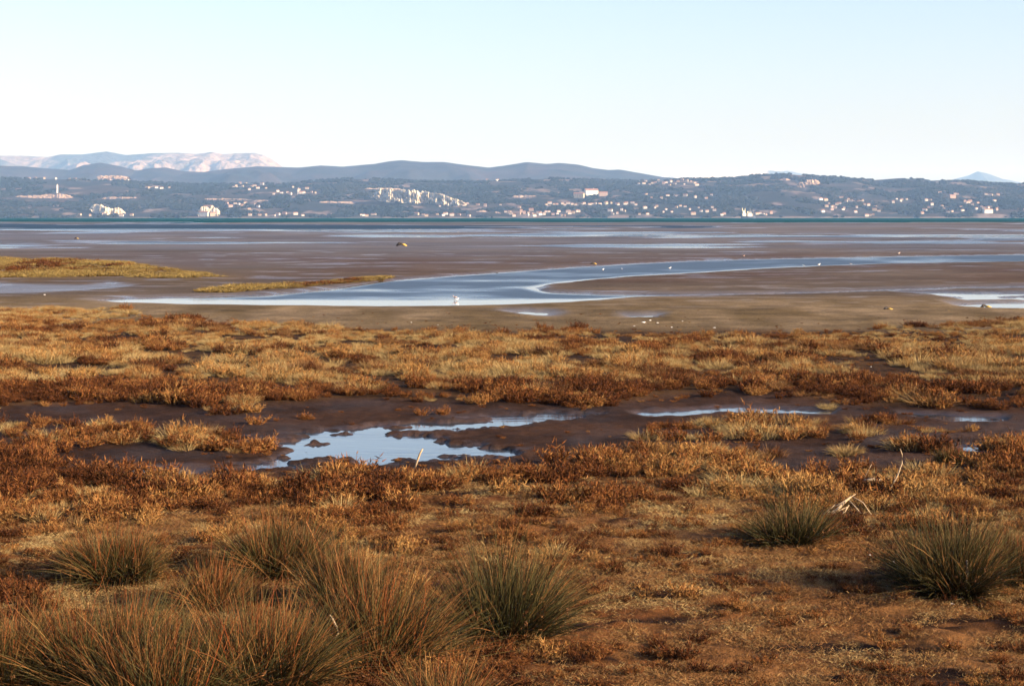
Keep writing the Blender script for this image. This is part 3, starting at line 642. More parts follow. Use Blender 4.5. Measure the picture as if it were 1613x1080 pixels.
# ================================================================== marsh plants
def ribbons(base, direc, length, width, bend, segs, r, facing=None):
    """thin tapering blades: base (N,3), unit dir (N,3); bend pulls the blade down (or up) along its length"""
    n = len(base); t = np.linspace(0, 1, segs + 1)
    side = np.cross(direc, r.normal(size=(n, 3))); side /= np.linalg.norm(side, axis=1)[:, None] + 1e-9
    pts = base[:, None, :] + direc[:, None, :] * (length[:, None, None] * t[None, :, None])
    pts = pts + bend[:, None, :] * (t ** 2)[None, :, None] * length[:, None, None]
    w = width[:, None] * (1 - 0.85 * t[None, :] ** 1.5)
    A = pts - side[:, None, :] * w[..., None] / 2; B = pts + side[:, None, :] * w[..., None] / 2
    V = np.stack([A, B], 2).reshape(-1, 3)
    k = (np.arange(n)[:, None] * (segs + 1) * 2 + np.arange(segs)[None, :] * 2).ravel()
    Q = np.stack([k, k + 1, k + 3, k + 2], 1)
    along = np.repeat(np.tile(t, n), 2); blade = np.repeat(np.arange(n), (segs + 1) * 2)
    return V, Q, along, blade
def unit(v): return v / (np.linalg.norm(v, axis=1)[:, None] + 1e-9)

def plant_mesh(name, V, Q, along, blade, r, m):
    me = mesh_np(name, V, quads=Q)
    a = me.attributes.new('along', 'FLOAT', 'POINT'); a.data.foreach_set('value', along.astype(np.float32))
    tw = r.random(int(blade.max()) + 1)[blade]; a = me.attributes.new('twig', 'FLOAT', 'POINT'); a.data.foreach_set('value', tw.astype(np.float32))
    me.materials.append(m); return me
def glasswort(seed, nst=42, sub=15, R=0.28, H=0.25, tw=0.009):
    """bushy glasswort: woody stems from a common foot, each with many short upright jointed twigs"""
    r = np.random.default_rng(seed)
    ang = r.uniform(0, 2 * np.pi, nst); rad = np.sqrt(r.random(nst)); lean = rad * r.uniform(0.7, 1.1, nst)
    lob = 0.75 + 0.35 * np.sin(ang * 2 + seed) * r.random(nst) + 0.25 * np.sin(ang * 3 + 2 * seed)
    base = np.stack([np.cos(ang) * rad * R * 0.35, np.sin(ang) * rad * R * 0.35, np.full(nst, -0.03)], 1)
    tip = np.stack([np.cos(ang) * lean * R * 1.1 * lob, np.sin(ang) * lean * R * 1.1 * lob, H * (1 - 0.45 * lean ** 2) * r.uniform(0.65, 1.05, nst) * lob], 1)
    dv = tip - base; ln = np.linalg.norm(dv, axis=1)
    V, Q, al, bl = ribbons(base, unit(dv), ln, np.full(nst, tw * 0.9), np.zeros((nst, 3)), 2, r)
    k = np.repeat(np.arange(nst), sub); n2 = len(k); f = r.uniform(0.25, 1.0, n2)
    b2 = base[k] + dv[k] * f[:, None]
    d2 = unit(unit(dv[k]) * 0.6 + np.array([0, 0, 0.40]) + r.normal(size=(n2, 3)) * 0.72)
    l2 = r.uniform(0.025, 0.07, n2)
    V2, Q2, al2, bl2 = ribbons(b2, d2, l2, r.uniform(0.75, 1.35, n2) * tw, r.normal(size=(n2, 3)) * 0.15, 2, r)
    return plant_mesh('glasswort', np.concatenate([V, V2]), np.concatenate([Q, Q2 + len(V)]), np.concatenate([al * 0.3, al2]), np.concatenate([bl, bl2 + nst]), r, M['scrub'])
def grass_tuft(seed, n=190, R=0.18, H=0.24, w=0.0065, flat=0.0, m='straw'):
    r = np.random.default_rng(seed)
    ang = r.uniform(0, 2 * np.pi, n); rad = np.sqrt(r.random(n)) * R
    base = np.stack([np.cos(ang) * rad, np.sin(ang) * rad, np.full(n, -0.02)], 1)
    d = unit(np.stack([np.cos(ang), np.sin(ang), np.zeros(n)], 1) * (rad / R * 0.6 + flat)[:, None] + np.array([0, 0, 1.0]) * (1 - 0.55 * flat) + r.normal(size=(n, 3)) * 0.28)
    ln = H * r.uniform(0.5, 1.1, n)
    bend = np.stack([np.cos(ang), np.sin(ang), -np.ones(n)], 1) * r.uniform(0.05, 0.45, n)[:, None]
    V, Q, al, bl = ribbons(base, d, ln, w * r.uniform(0.7, 1.3, n), bend, 3, r)
    return plant_mesh('dry_grass', V, Q, al, bl, r, M[m])
def ground_litter(seed, n=130, R=0.22):
    """flattened dry stalks and crumbled twigs lying on the soil"""
    r = np.random.default_rng(seed)
    p = np.stack([r.normal(0, R * 0.6, n), r.normal(0, R * 0.6, n), r.uniform(0.0, 0.03, n)], 1)
    a = r.uniform(0, 2 * np.pi, n); d = unit(np.stack([np.cos(a), np.sin(a), r.uniform(0.0, 0.75, n)], 1))
    V, Q, al, bl = ribbons(p, d, r.uniform(0.020, 0.075, n), r.uniform(0.0035, 0.0075, n), r.normal(size=(n, 3)) * 0.25, 2, r)
    return plant_mesh('litter', V, Q, al, bl, r, M['straw'])
BUSH = [glasswort(s_) for s_ in range(8)]
TUFT = [grass_tuft(s_ + 50) for s_ in range(5)]
LITT = [ground_litter(s_ + 80) for s_ in range(5)]
FARBUSH = [glasswort(s_ + 30, 20, 6, 0.26, 0.30, 0.026) for s_ in range(4)]
FARTUFT = [grass_tuft(s_ + 70, 70, 0.26, 0.28, 0.024, 0.0, 'olive_grass') for s_ in range(4)]

# where plants grow
MARSH_TOP = curve([(-400, 480), (35, 478), (130, 479), (165, 488), (250, 502), (400, 513), (600, 521), (800, 524), (900, 521), (1000, 528), (1150, 531), (1250, 527), (1400, 521), (1500, 513), (1613, 508), (2000, 505)])
MARSH_BOT = curve([(-400, 636), (35, 638), (135, 630), (200, 636), (280, 637), (330, 650), (400, 645), (450, 640), (520, 630), (600, 632), (700, 624), (780, 637), (850, 640), (960, 634), (1050, 622), (1150, 626), (1200, 616), (1330, 638), (1400, 630), (1500, 641), (1613, 642), (2000, 645)])
LOWER_TOP = curve([(-400, 760), (35, 757), (70, 735), (130, 742), (200, 752), (300, 758), (390, 762), (460, 774), (520, 752), (560, 748), (600, 766), (700, 752), (800, 754), (860, 738), (930, 722), (1030, 712), (1130, 720), (1200, 738), (1250, 758), (1300, 748), (1350, 738), (1450, 740), (1540, 735), (1613, 728), (2000, 728)])
ISLES = [poly_world(p) for p in ([(-400, 660), (35, 664), (120, 662), (235, 668), (245, 688), (150, 697), (80, 712), (70, 740), (-400, 745)], [(258, 690), (300, 680), (380, 682), (428, 694), (420, 708), (300, 708), (262, 702)],
                                 [(1030, 672), (1100, 664), (1220, 662), (1312, 668), (1300, 688), (1180, 690), (1060, 690), (1030, 685)], [(1075, 722), (1110, 705), (1180, 708), (1215, 722), (1160, 735)], [(1310, 680), (1350, 674), (1392, 682), (1360, 690)],
                                 [(380, 662), (420, 656), (425, 668), (390, 672)], [(1205, 712), (1270, 704), (1335, 712), (1290, 724), (1220, 724)], [(1395, 700), (1440, 692), (1490, 698), (1450, 708)], [(1545, 700), (1613, 690), (1750, 690), (1750, 708), (1580, 708)], [(1325, 664), (1370, 659), (1425, 664), (1380, 669)], [(1440, 672), (1520, 668), (1560, 674), (1490, 680)])]
RIM = poly_world([(330, 457), (420, 452), (520, 444), (612, 434.5), (612, 438), (540, 446), (450, 455), (340, 461)])
def cover(x, y):
    """how densely the scrub covers the soil at (x, y)"""
    u, v = to_px(x, y); jit = 9 * fbm(x * 0.7, y * 0.45, 3, 501)
    a = sstep(-4, 4, v + jit - MARSH_TOP(u)) * sstep(4, -4, v + jit - MARSH_BOT(u))
    b = sstep(-5, 6, v + jit - LOWER_TOP(u))
    c = np.zeros_like(a)
    for p in ISLES: c = np.maximum(c, sstep(0.25, -0.15, sdf(x, y, p, 0.6) + 0.3 * fbm(x * 1.3, y * 1.3, 3, 503)))
    return np.maximum(np.maximum(a, b), c), a, b, c
def frame_points(d0, d1, per_m2, margin=1.12):
    area = 0.5 * (d1 ** 2 - d0 ** 2) * (1613 / FPX) * margin; n = int(area * per_m2)
    y = np.sqrt(rng.uniform(d0 ** 2, d1 ** 2, n)); x = (rng.random(n) - 0.5) * (1613 / FPX) * margin * y
    return x, y
TUSSOCKS = []      # filled below: (x, y, radius) kept free of scrub
T_SPEC = [  # u, v of the foot, height m, radius m, green share, lean, label
    (782, 1004, 1.10, 0.68, 0.88, -0.02, 'dark green rush tussock with black shadowed hollow, alone right of the big tan one'),
    (1246, 854, 0.86, 0.44, 0.86, 0.00, 'small dense olive rush tussock beside the bleached driftwood'),
    (1500, 935, 1.0, 0.72, 0.84, 0.05, 'wide olive rush tussock at the right edge casting a long shadow'),
    (185, 912, 0.72, 0.62, 0.72, 0.0, 'low dark rush tussock behind the front left clump'),
    (440, 902, 0.78, 0.60, 0.78, 0.0, 'dark olive rush tussock behind the reddish clump, left of centre'),
    (160, 1085, 1.08, 0.72, 0.80, 0.0, 'big green and rust rush tussock in the bottom left corner'),
    (400, 1090, 1.05, 0.72, 0.70, 0.0, 'broad reddish rush tussock in front, between corner clump and tan clump'),
    (585, 1048, 1.08, 0.66, 0.62, 0.0, 'tall tan rush tussock leaning over the bare ground left of the dark one'),
    (10, 1095, 0.9, 0.55, 0.5, 0.0, 'rust coloured rush tussock cut off by the lower left edge'),
    (545, 955, 0.75, 0.5, 0.6, 0.03, 'tan rush tussock behind the tall tan one, right of the dark olive one'),
    (335, 955, 0.6, 0.45, 0.35, 0.0, 'low reddish rush tussock below the dark olive one'),
    (250, 1120, 0.95, 0.6, 0.7, 0.0, 'dark rush tussock at the bottom edge beside the corner clump'),
    (1590, 915, 0.8, 0.5, 0.8, 0.0, 'olive rush tussock cut off by the right edge'),
    (1500, 728, 0.42, 0.32, 0.80, 0.0, 'little dark green rush tuft near the creek at the right edge'),
    (690, 1130, 0.7, 0.4, 0.5, 0.0, 'low rush tuft at the bottom edge under the tan tussock')]
for t_ in T_SPEC:
    x_, y_ = ground_at(t_[0], t_[1]); TUSSOCKS.append((float(x_), float(y_), t_[3]))
for u_, v_, r_ in ((1320, 812, 0.85), (1345, 818, 0.7), (1372, 768, 0.5), (655, 744, 0.35)):
    x_, y_ = ground_at(u_, v_); TUSSOCKS.append((float(x_), float(y_), r_))
def clear_of_tussocks(x, y, k=0.62):
    ok = np.ones(len(x), bool)
    for (cx, cy_, r_) in TUSSOCKS: ok &= (x - cx) ** 2 + (y - cy_) ** 2 > (r_ * k) ** 2
    return ok
OPEN = poly_world([(870, 1400), (850, 1080), (900, 960), (900, 860), (1000, 815), (1160, 800), (1250, 830), (1420, 850), (1800, 840), (1900, 1400)])
def add_cover():
    # bushes and tufts of the continuous mat
    x, y = frame_points(15.0, 86.0, 19)
    cv, a, b, c = cover(x, y); u, v = to_px(x, y)
    fore = sstep(770, 830, v); op = sstep(0.5, -0.8, sdf(x, y, OPEN)) 
    gaps = sstep(-0.16, 0.10, fbm(x * 1.1, y * 0.75, 3, 511) + 0.3 * fbm(x * 0.3, y * 0.2, 2, 513) + 0.11)
    dens = cv * gaps * (1 - 0.25 * fore) * (1 - 0.93 * op)
    keep = (rng.random(len(x)) < dens) & clear_of_tussocks(x, y); x, y, u, v, a, b, fore = x[keep], y[keep], u[keep], v[keep], a[keep], b[keep], fore[keep]
    n = len(x); z = terrain(x, y)[0]
    straw = np.clip(0.37 + 0.9 * fbm(x * 0.22, y * 0.10, 4, 521) + 0.9 * fbm(x * 1.1, y * 0.7, 3, 523) + 0.52 * a * sstep(622, 580, v) - 0.30 * a * sstep(585, 615, v) + 0.06 * b, 0, 1)
    grass = rng.random(n) < sstep(0.35, 0.85, straw) * (0.75 - 0.5 * b)
    tint = np.clip(straw * 0.85 + 0.10 + rng.normal(0, 0.20, n), 0, 1); tint = np.where(fbm(x * 0.9 + 40, y * 0.6, 3, 525) > 0.24, tint * 0.10, tint)
    tall = np.clip(0.85 + 0.55 * fbm(x * 0.5, y * 0.4, 3, 531) + 0.75 * fbm(x * 1.6, y * 1.3, 2, 533), 0.25, 1.6) * (1 - 0.35 * fore) * (1 - 0.25 * a * sstep(560, 530, v))
    sz = tall * rng.uniform(0.65, 1.25, n)
    far = v < 560
    rot = np.stack([rng.normal(0, 0.12, n), rng.normal(0, 0.12, n), rng.uniform(0, 6.28, n)], 1)
    P = np.stack([x, y, z], 1); S = np.stack([sz * 1.1, sz * 1.1, sz], 1)
    i8 = rng.integers(0, 8, n); i5 = rng.integers(0, 5, n)
    g = ~grass; scatter('saltmarsh_scrub', P[g], rot[g], S[g], i8[g], tint[g], source_collection('scrub_source', BUSH), 'rust and straw coloured saltmarsh scrub covering the banks')
    g = grass; scatter('dry_grass', P[g], rot[g], S[g], i5[g], tint[g], source_collection('tuft_source', TUFT), 'golden dry grass growing through the saltmarsh scrub')
    # litter and small stuff on the open ground in front
    x, y = frame_points(13.5, 40.0, 105)
    cv, a, b, c = cover(x, y); u, v = to_px(x, y)
    dens = sstep(730, 800, v) * (0.5 + 0.6 * fbm(x * 1.4, y * 1.4, 3, 541)) * (0.25 + 0.75 * sstep(-0.26, -0.05, fbm(x * 1.3, y * 2.0, 4, 77)))
    keep = (rng.random(len(x)) < dens); x, y = x[keep], y[keep]; n = len(x); z = terrain(x, y)[0]
    uu_, vv_ = to_px(x, y); tint = np.clip(0.27 + 0.75 * fbm(x * 0.6, y * 0.5, 4, 551) + 0.45 * sstep(0.0, 0.3, fbm(x * 0.8, y * 0.45, 4, 75)) * sstep(755, 785, vv_) * sstep(910, 850, vv_) + rng.normal(0, 0.24, n), 0, 1); sz = rng.uniform(0.4, 0.95, n)
    scatter('ground_litter', np.stack([x, y, z], 1), np.stack([np.zeros(n), np.zeros(n), rng.uniform(0, 6.28, n)], 1), np.stack([sz, sz, sz * rng.uniform(0.5, 1.4, n)], 1), rng.integers(0, 5, n), tint, source_collection('litter_source', LITT), 'broken dry stalks littering the open ground in front')
    # small plants on the open ground
    x, y = frame_points(13.5, 32.0, 14); u, v = to_px(x, y)
    keep = (rng.random(len(x)) < sstep(780, 830, v) * sstep(-0.25, 0.2, fbm(x * 1.1, y * 0.9, 3, 561))) & clear_of_tussocks(x, y); x, y = x[keep], y[keep]; n = len(x); z = terrain(x, y)[0]
    sz = rng.uniform(0.18, 0.5, n); tint = np.clip(0.32 + rng.normal(0, 0.26, n) + 0.4 * fbm(x * 0.7, y * 0.7, 3, 563), 0, 1)
    scatter('low_glasswort', np.stack([x, y, z], 1), np.stack([np.zeros(n), np.zeros(n), rng.uniform(0, 6.28, n)], 1), np.stack([sz * 1.5, sz * 1.5, sz], 1), rng.integers(0, 8, n), tint, bpy.data.collections['scrub_source'], 'low brown glasswort sprawling on the open ground')
    # seedlings and flotsam on the mud and along the upper shore
    x, y = frame_points(28.0, 100.0, 5.0); u, v = to_px(x, y); hh = terrain(x, y)[0]
    keep = (hh > -0.085) & (rng.random(len(x)) < 0.55 * sstep(-0.1, 0.35, fbm(x * 0.6, y * 0.4, 3, 565)) * sstep(484, 540, v)); x, y, z = x[keep], y[keep], hh[keep]; n = len(x)
    sz = rng.uniform(0.06, 0.26, n) * np.where(y > 72, 0.7, 1.0); tint = np.clip(0.35 + rng.normal(0, 0.25, n), 0, 1)
    scatter('mud_seedlings', np.stack([x, y, z], 1), np.stack([np.zeros(n), np.zeros(n), rng.uniform(0, 6.28, n)], 1), np.stack([sz * 1.8, sz * 1.8, sz], 1), rng.integers(0, 8, n), tint, bpy.data.collections['scrub_source'], 'tiny brown seedlings and flotsam sprinkled over the mud')
    # golden marsh across the channel
    xs, ys = [], []
    for p, num, sy_ in ((ISLAND, 9000, 0.35), (RIM, 1300, 0.35)):
        q = rng.random((num * 4, 2)); lo, hi = p.min(0), p.max(0); lo[0] = max(lo[0], -60)
        x = lo[0] + (hi[0] - lo[0]) * q[:, 0]; y = lo[1] + (hi[1] - lo[1]) * q[:, 1]
        k = (sdf(x, y, p, sy_) + 0.8 * fbm(x * 0.3, y * 0.1, 3, 571) < 0.2) & (fbm(x * 0.6, y * 0.25, 3, 577) > -0.22); xs.append(x[k][:num]); ys.append(y[k][:num])
    x, y = np.concatenate(xs), np.concatenate(ys); n = len(x); z = terrain(x, y)[0]
    nz = fbm(x * 0.18, y * 0.06, 4, 573)
    sz = rng.uniform(0.6, 1.3, n); grass = nz + rng.normal(0, 0.12, n) > -0.42; tint = np.clip(np.where(grass, 0.66, 0.25) + 0.5 * nz + rng.normal(0, 0.2, n), 0, 1)
    P = np.stack([x, y, z], 1); rot = np.stack([np.zeros(n), np.zeros(n), rng.uniform(0, 6.28, n)], 1); rim_ = np.arange(n) >= len(xs[0]); S = np.stack([sz * 1.4, sz * 1.4, sz * np.where(rim_, 0.75, 0.9) * np.clip(0.9 + 1.0 * fbm(x * 0.5, y * 0.2, 3, 575), 0.3, 1.6)], 1); ix = rng.integers(0, 4, n)
    scatter('far_golden_grass', P[grass], rot[grass], S[grass], ix[grass], tint[grass], source_collection('far_tuft_source', FARTUFT), 'golden marsh grass on the islet and rim beyond the channel')
    g = ~grass; scatter('far_scrub', P[g], rot[g], S[g], ix[g], tint[g], source_collection('far_bush_source', FARBUSH), 'rust brown scrub on the islet beyond the channel')
add_cover()

# ---- rush tussocks, each a thing of its own
def rush(spec, seed):
    u, v, H, R, green, lean, label = spec
    r = np.random.default_rng(900 + seed); x, y = ground_at(u, v); z = float(floor_z(x, y)[0])
    root = empty('rush_tussock', (float(x), float(y), z)); tag(root, label, 'rush tussock', 'rush tussocks in front')
    H = H * 1.18; ntuft = int(12 + 20 * (R / 0.6)); ta = r.uniform(0, 2 * np.pi, ntuft); tq = np.sqrt(r.random(ntuft)); th0 = tq * 0.70 + r.normal(0, 0.13, ntuft); tl = r.uniform(0.62, 1.08, ntuft) * (1 - 0.22 * tq)
    def blades(n, lo, hi, spread, w, c0, c1, c2, name, dr=0.0, jit=0.24):
        k0 = r.integers(0, ntuft, n); foot = R * 0.55
        base = np.stack([np.cos(ta[k0]) * tq[k0] * foot, np.sin(ta[k0]) * tq[k0] * foot, np.full(n, -0.04)], 1) + np.concatenate([r.normal(0, 0.055, (n, 2)), np.zeros((n, 1))], 1)
        th = th0[k0] * spread + r.normal(0, jit, n); az = ta[k0] + r.normal(0, 0.6, n)
        d = np.stack([np.cos(az) * np.sin(th), np.sin(az) * np.sin(th), np.abs(np.cos(th))], 1); d += r.normal(size=(n, 3)) * 0.15; d[:, 0] += lean; d = unit(d)
        ln = H * (lo + (hi - lo) * np.sqrt(r.random(n)) * r.uniform(0.55, 1.0, n)) * tl[k0]
        broken = r.random(n) < 0.10
        bend = np.stack([d[:, 0], d[:, 1], -np.ones(n) * 0.6], 1) * r.uniform(0.0, 0.42, n)[:, None] + r.normal(size=(n, 3)) * 0.13
        bend[broken] += np.array([0, 0, -0.9]) + r.normal(size=(int(broken.sum()), 3)) * 0.3
        bend[:, 2] -= dr
        V, Q, al, bl = ribbons(base, d, ln, w * r.uniform(0.6, 1.3, n), bend, 4, r)
        V[:, 2] = np.maximum(V[:, 2], -0.03)
        k = r.random(n)[bl][:, None]; m_ = r.uniform(0.35, 0.95, n)[bl][:, None]
        c = lerp(c0, c1, k); c = lerp(c, c2, sstep(0, 1, (al[:, None] - m_) / 0.3))
        me = mesh_np(name, V, quads=Q); col_attr(me, c); o = obj(name, me, M['rush'], root)
        if name == 'dry_blades':                                   # brown fruit clusters below the stem tips
            pick = r.choice(n, min(n, int(90 * R / 0.6)), False); P = V.reshape(n, 5, 2, 3).mean(2)[pick, 3]; q = np.repeat(P, 6, 0) + r.normal(0, 0.008, (len(P) * 6, 3)); m2 = len(q)
            V2, Q2, al2, bl2 = ribbons(q, unit(r.normal(size=(m2, 3)) + np.array([0, 0, 0.8])), r.uniform(0.02, 0.045, m2), np.full(m2, 0.011), np.zeros((m2, 3)), 2, r)
            hd = mesh_np('seed_heads', V2, quads=Q2); col_attr(hd, lerp(np.array([[0.045, 0.018, 0.008]]), np.array([[0.12, 0.055, 0.02]]), r.random(m2)[bl2][:, None])); obj('seed_heads', hd, M['rush'], root)
        return o
    n = int(4200 * (R / 0.6) ** 1.3)
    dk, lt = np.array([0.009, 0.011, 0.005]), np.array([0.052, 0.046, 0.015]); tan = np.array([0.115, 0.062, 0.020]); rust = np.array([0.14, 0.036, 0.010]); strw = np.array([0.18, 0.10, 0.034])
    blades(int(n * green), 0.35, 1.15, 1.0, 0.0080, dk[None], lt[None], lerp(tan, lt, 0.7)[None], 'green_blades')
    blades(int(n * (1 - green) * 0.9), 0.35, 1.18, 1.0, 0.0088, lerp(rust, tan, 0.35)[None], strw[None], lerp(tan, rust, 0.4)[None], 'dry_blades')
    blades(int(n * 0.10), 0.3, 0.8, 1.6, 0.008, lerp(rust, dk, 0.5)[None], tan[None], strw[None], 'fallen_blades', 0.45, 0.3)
    blades(int(n * 0.45), 0.12, 0.42, 1.15, 0.010, np.array([[0.010, 0.006, 0.004]]), np.array([[0.030, 0.018, 0.009]]), np.array([[0.045, 0.026, 0.012]]), 'core_shade_blades', 0.1, 0.35)  # short dark blades added so their colour gives the tussock a shaded core
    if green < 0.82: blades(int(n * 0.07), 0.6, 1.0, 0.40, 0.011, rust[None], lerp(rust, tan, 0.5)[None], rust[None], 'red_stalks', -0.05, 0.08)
    return root
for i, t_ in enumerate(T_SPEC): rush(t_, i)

# ---- bushes that stand apart on the mud
B_SPEC = [(664, 650, 0.8, 0.45, 'small rust bush alone on the mud above the pool, left of its twin'), (698, 648, 0.85, 0.5, 'small rust bush alone on the mud above the pool, right of its twin'),
          (480, 655, 0.7, 0.5, 'small bush on the mud left of the two lone bushes'), (402, 664, 1.0, 0.6, 'straw tinted bush on the mud left of the pool end'),
          (422, 703, 1.25, 0.6, 'bushy orange clump at the tip of the spit beside the pool'), (392, 707, 1.35, 0.55, 'second clump back from the tip of the spit'), (352, 706, 1.3, 0.35, 'dark rust clump in the middle of the spit'), (310, 704, 1.3, 0.45, 'rust clump at the root of the spit'), (275, 700, 1.2, 0.4, 'clump where the spit meets the mud'),
          (228, 690, 1.1, 0.35, 'bush at the right end of the left mud island'), (190, 694, 1.15, 0.5, 'bush second from the end of the left mud island'), (140, 698, 1.2, 0.55, 'straw topped bush in the middle of the left mud island'), (95, 708, 1.2, 0.35, 'dark bush near the left edge above the mud pan'),
          (560, 746, 1.45, 0.5, 'tall rounded bush overlapping the lower end of the pool'), (522, 758, 1.15, 0.55, 'bush left beside the tall rounded one at the pool'), (615, 766, 1.1, 0.25, 'dark rust bush under the white stick'), (735, 752, 1.0, 0.5, 'bush on the bank right of the white stick'),
          (815, 746, 1.0, 0.5, 'bush on the bank at the right end of the pool'), (875, 728, 1.4, 0.4, 'rust bush on the bank at the mouth of the dark mud'), (935, 722, 1.2, 0.5, 'bush on the bank right of the rust one'), (1000, 738, 1.4, 0.3, 'dark bush right behind the bank in the centre right'),
          (1062, 690, 1.3, 0.3, 'dark red bush at the left end of the right mud island'), (1118, 692, 1.1, 0.5, 'bush with open foot on the right mud island'), (1180, 690, 1.2, 0.6, 'orange bush in the middle of the right mud island'), (1245, 688, 1.2, 0.6, 'golden bush towards the right end of the right mud island'), (1290, 684, 1.0, 0.5, 'last bush of the right mud island'),
          (1350, 690, 0.8, 0.55, 'low straw bush on the mud right of the right mud island'), (1090, 728, 1.3, 0.55, 'golden bush in front of the right mud island'), (1160, 732, 1.3, 0.5, 'second bush in front of the right mud island'), (1285, 742, 1.2, 0.5, 'bush on the near bank left of the bent stalk'),
          (1345, 742, 1.2, 0.5, 'bush on the near bank directly before the bent stalk'), (1540, 738, 1.2, 0.6, 'rusty bush beside the little green rush tuft'), (205, 745, 1.4, 0.35, 'rust bush at the edge of the left mud pan'), (150, 748, 1.5, 0.4, 'rust bush further left on the edge of the mud pan'), (380, 760, 1.0, 0.5, 'bush at the lower left corner of the pool')]
for i, (u, v, s_, tn, lab) in enumerate(B_SPEC):
    x, y = ground_at(u, v); o = obj('glasswort_bush', BUSH[i % 8], None, None, (float(x), float(y), float(floor_z(x, y)[0])))
    s_ *= 1.05; o.scale = (s_ * 1.15, s_ * 1.15, s_); o.rotation_euler = (0, 0, i * 1.3); o['tint'] = tn
    tag(o, lab, 'bush', 'glasswort bushes standing apart')

# ---- driftwood, stalks, debris
def stick(name, label, cat, pts, radii, m, n=7, parts=()):
    """pts: (u, v, height above soil m, depth offset m) surveyed along the stick, all at the depth of the first"""
    P0 = ground_at(pts[0][0], pts[0][1]); d = float(P0[1]); z0 = float(floor_z(*P0)[0]); base = Vector((float(P0[0]), d, z0)); out = []
    for (u, v, hgt, dy) in pts:
        out.append(Vector(((u - 806.5) / FPX * (d + dy), d + dy, z0 + hgt)) - base)
    o = empty(name, base) if parts else None
    me = MB().tube(out, radii, n).mesh(name, True)
    if not parts:
        o = obj(name, me, m, None, base); return tag(o, label, cat)
    obj('main_stem', me, m, o)
    for (pp, rr) in parts: obj('branch', MB().tube([Vector(q) for q in pp], [q * 0.75 for q in rr], 6).mesh('branch', True), m, o)
    return tag(o, label, cat)
pxm = lambda v: FPX * CAM_H / (v - HOR) / FPX      # metres per photo pixel at ground row v
k = pxm(812)
stick('driftwood_branch', 'bleached forked driftwood root lying right of the small olive tussock', 'driftwood', [(1300, 812, 0.03, 0), (1318, 806, 0.10, 0.05), (1332, 795, 0.22, 0.1), (1340, 788, 0.27, 0.15)], [0.014, 0.022, 0.020, 0.011], M['driftwood'],
      parts=[([(0, 0, 0.03), (0.1, -0.05, 0.07), (0.30, -0.1, 0.17)], [0.012, 0.016, 0.008]), ([(0.02, 0, 0.04), (-0.02, -0.03, 0.07), (0.05, -0.08, 0.1)], [0.018, 0.018, 0.008]),
             ([(0.02, 0, 0.02), (0.09, -0.12, 0.015), (0.17, -0.16, 0.02)], [0.018, 0.018, 0.010]), ([(0.17, -0.12, 0.02), (0.26, -0.08, 0.10), (0.33, -0.02, 0.18)], [0.015, 0.015, 0.009]),
             ([(0.34, 0.05, 0.24), (0.45, 0.0, 0.12), (0.52, -0.05, 0.02)], [0.010, 0.012, 0.010]), ([(0.17, -0.12, 0.02), (0.27, -0.18, 0.03), (0.36, -0.2, 0.02)], [0.012, 0.012, 0.006]), ([(0.05, -0.05, 0.12), (0.2, -0.1, 0.22), (0.42, -0.05, 0.34)], [0.010, 0.011, 0.006]), ([(-0.08, -0.05, 0.03), (0.05, -0.1, 0.14), (0.12, -0.1, 0.2)], [0.012, 0.012, 0.006]), ([(0.38, 0.0, 0.30), (0.52, -0.05, 0.22), (0.64, -0.1, 0.04)], [0.009, 0.010, 0.007])])
k = pxm(785)
stick('dead_stalk', 'tall bent bleached reed stalk arching over the scrub at right', 'reed stalk', [(1388, 786, -0.02, 0), (1402, 770, 0.16 , 0), (1414, 748, 26 * k + 0.12, 0), (1421, 725, 58 * k, 0), (1421, 712, 72 * k, 0), (1418, 704, 80 * k, 0)], [0.012, 0.013, 0.012, 0.010, 0.008, 0.005], M['driftwood'])
stick('driftwood_plank', 'short flat bleached plank end above the driftwood root', 'driftwood', [(1360, 764, 0.06, 0), (1378, 763, 0.08, 0.02), (1394, 763, 0.06, 0.04)], [0.03, 0.034, 0.012], M['driftwood'])
stick('dead_stalk', 'thin slanted reed stalk left above the driftwood root', 'reed stalk', [(1358, 760, 0.0, 0), (1366, 745, 14 * pxm(760), 0), (1373, 733, 27 * pxm(760), 0)], [0.007, 0.006, 0.004], M['driftwood'])
k = pxm(738)
stick('driftwood_stick', 'short white stick poking up from the bank below the pool', 'driftwood', [(652, 738, 0.0, 0), (657, 728, 0.16, 0), (662, 716, 0.30, 0), (666, 711, 0.37, 0)], [0.014, 0.018, 0.017, 0.012], M['driftwood'])
stick('driftwood_twig', 'crooked white twig caught low in the front tussocks', 'driftwood', [(527, 1062, 0.30, 0), (533, 1050, 0.36, 0), (530, 1040, 0.42, 0), (523, 1030, 0.50, 0), (519, 1025, 0.53, 0)], [0.006, 0.010, 0.011, 0.010, 0.006], M['driftwood'])
stick('driftwood_twig', 'short white twig between the two left tussock pairs', 'driftwood', [(286, 938, 0.05, 0), (293, 934, 0.08, 0), (300, 928, 0.12, 0)], [0.007, 0.011, 0.008], M['driftwood'])
stick('driftwood_twig', 'tiny white twig just above the short one between the tussocks', 'driftwood', [(309, 920, 0.06, 0), (313, 917, 0.09, 0), (317, 912, 0.12, 0)], [0.008, 0.010, 0.006], M['driftwood'])
stick('driftwood_stick', 'upright pale stick in front of the wide tussock at right', 'driftwood', [(1522, 948, 0.18, 0), (1523, 925, 0.32, 0), (1523, 905, 0.48, 0)], [0.014, 0.018, 0.013], M['driftwood'])
stick('reed_stem', 'straight rust reed stem leaning above the left tussocks', 'reed stalk', [(505, 900, 0.1, 0), (495, 880, 0.42, 0), (482, 850, 0.62, 0)], [0.008, 0.007, 0.004], noisy_material('rust_stem', (0.42, 0.18, 0.06), 30, 0.7, 1.2, 0.8))
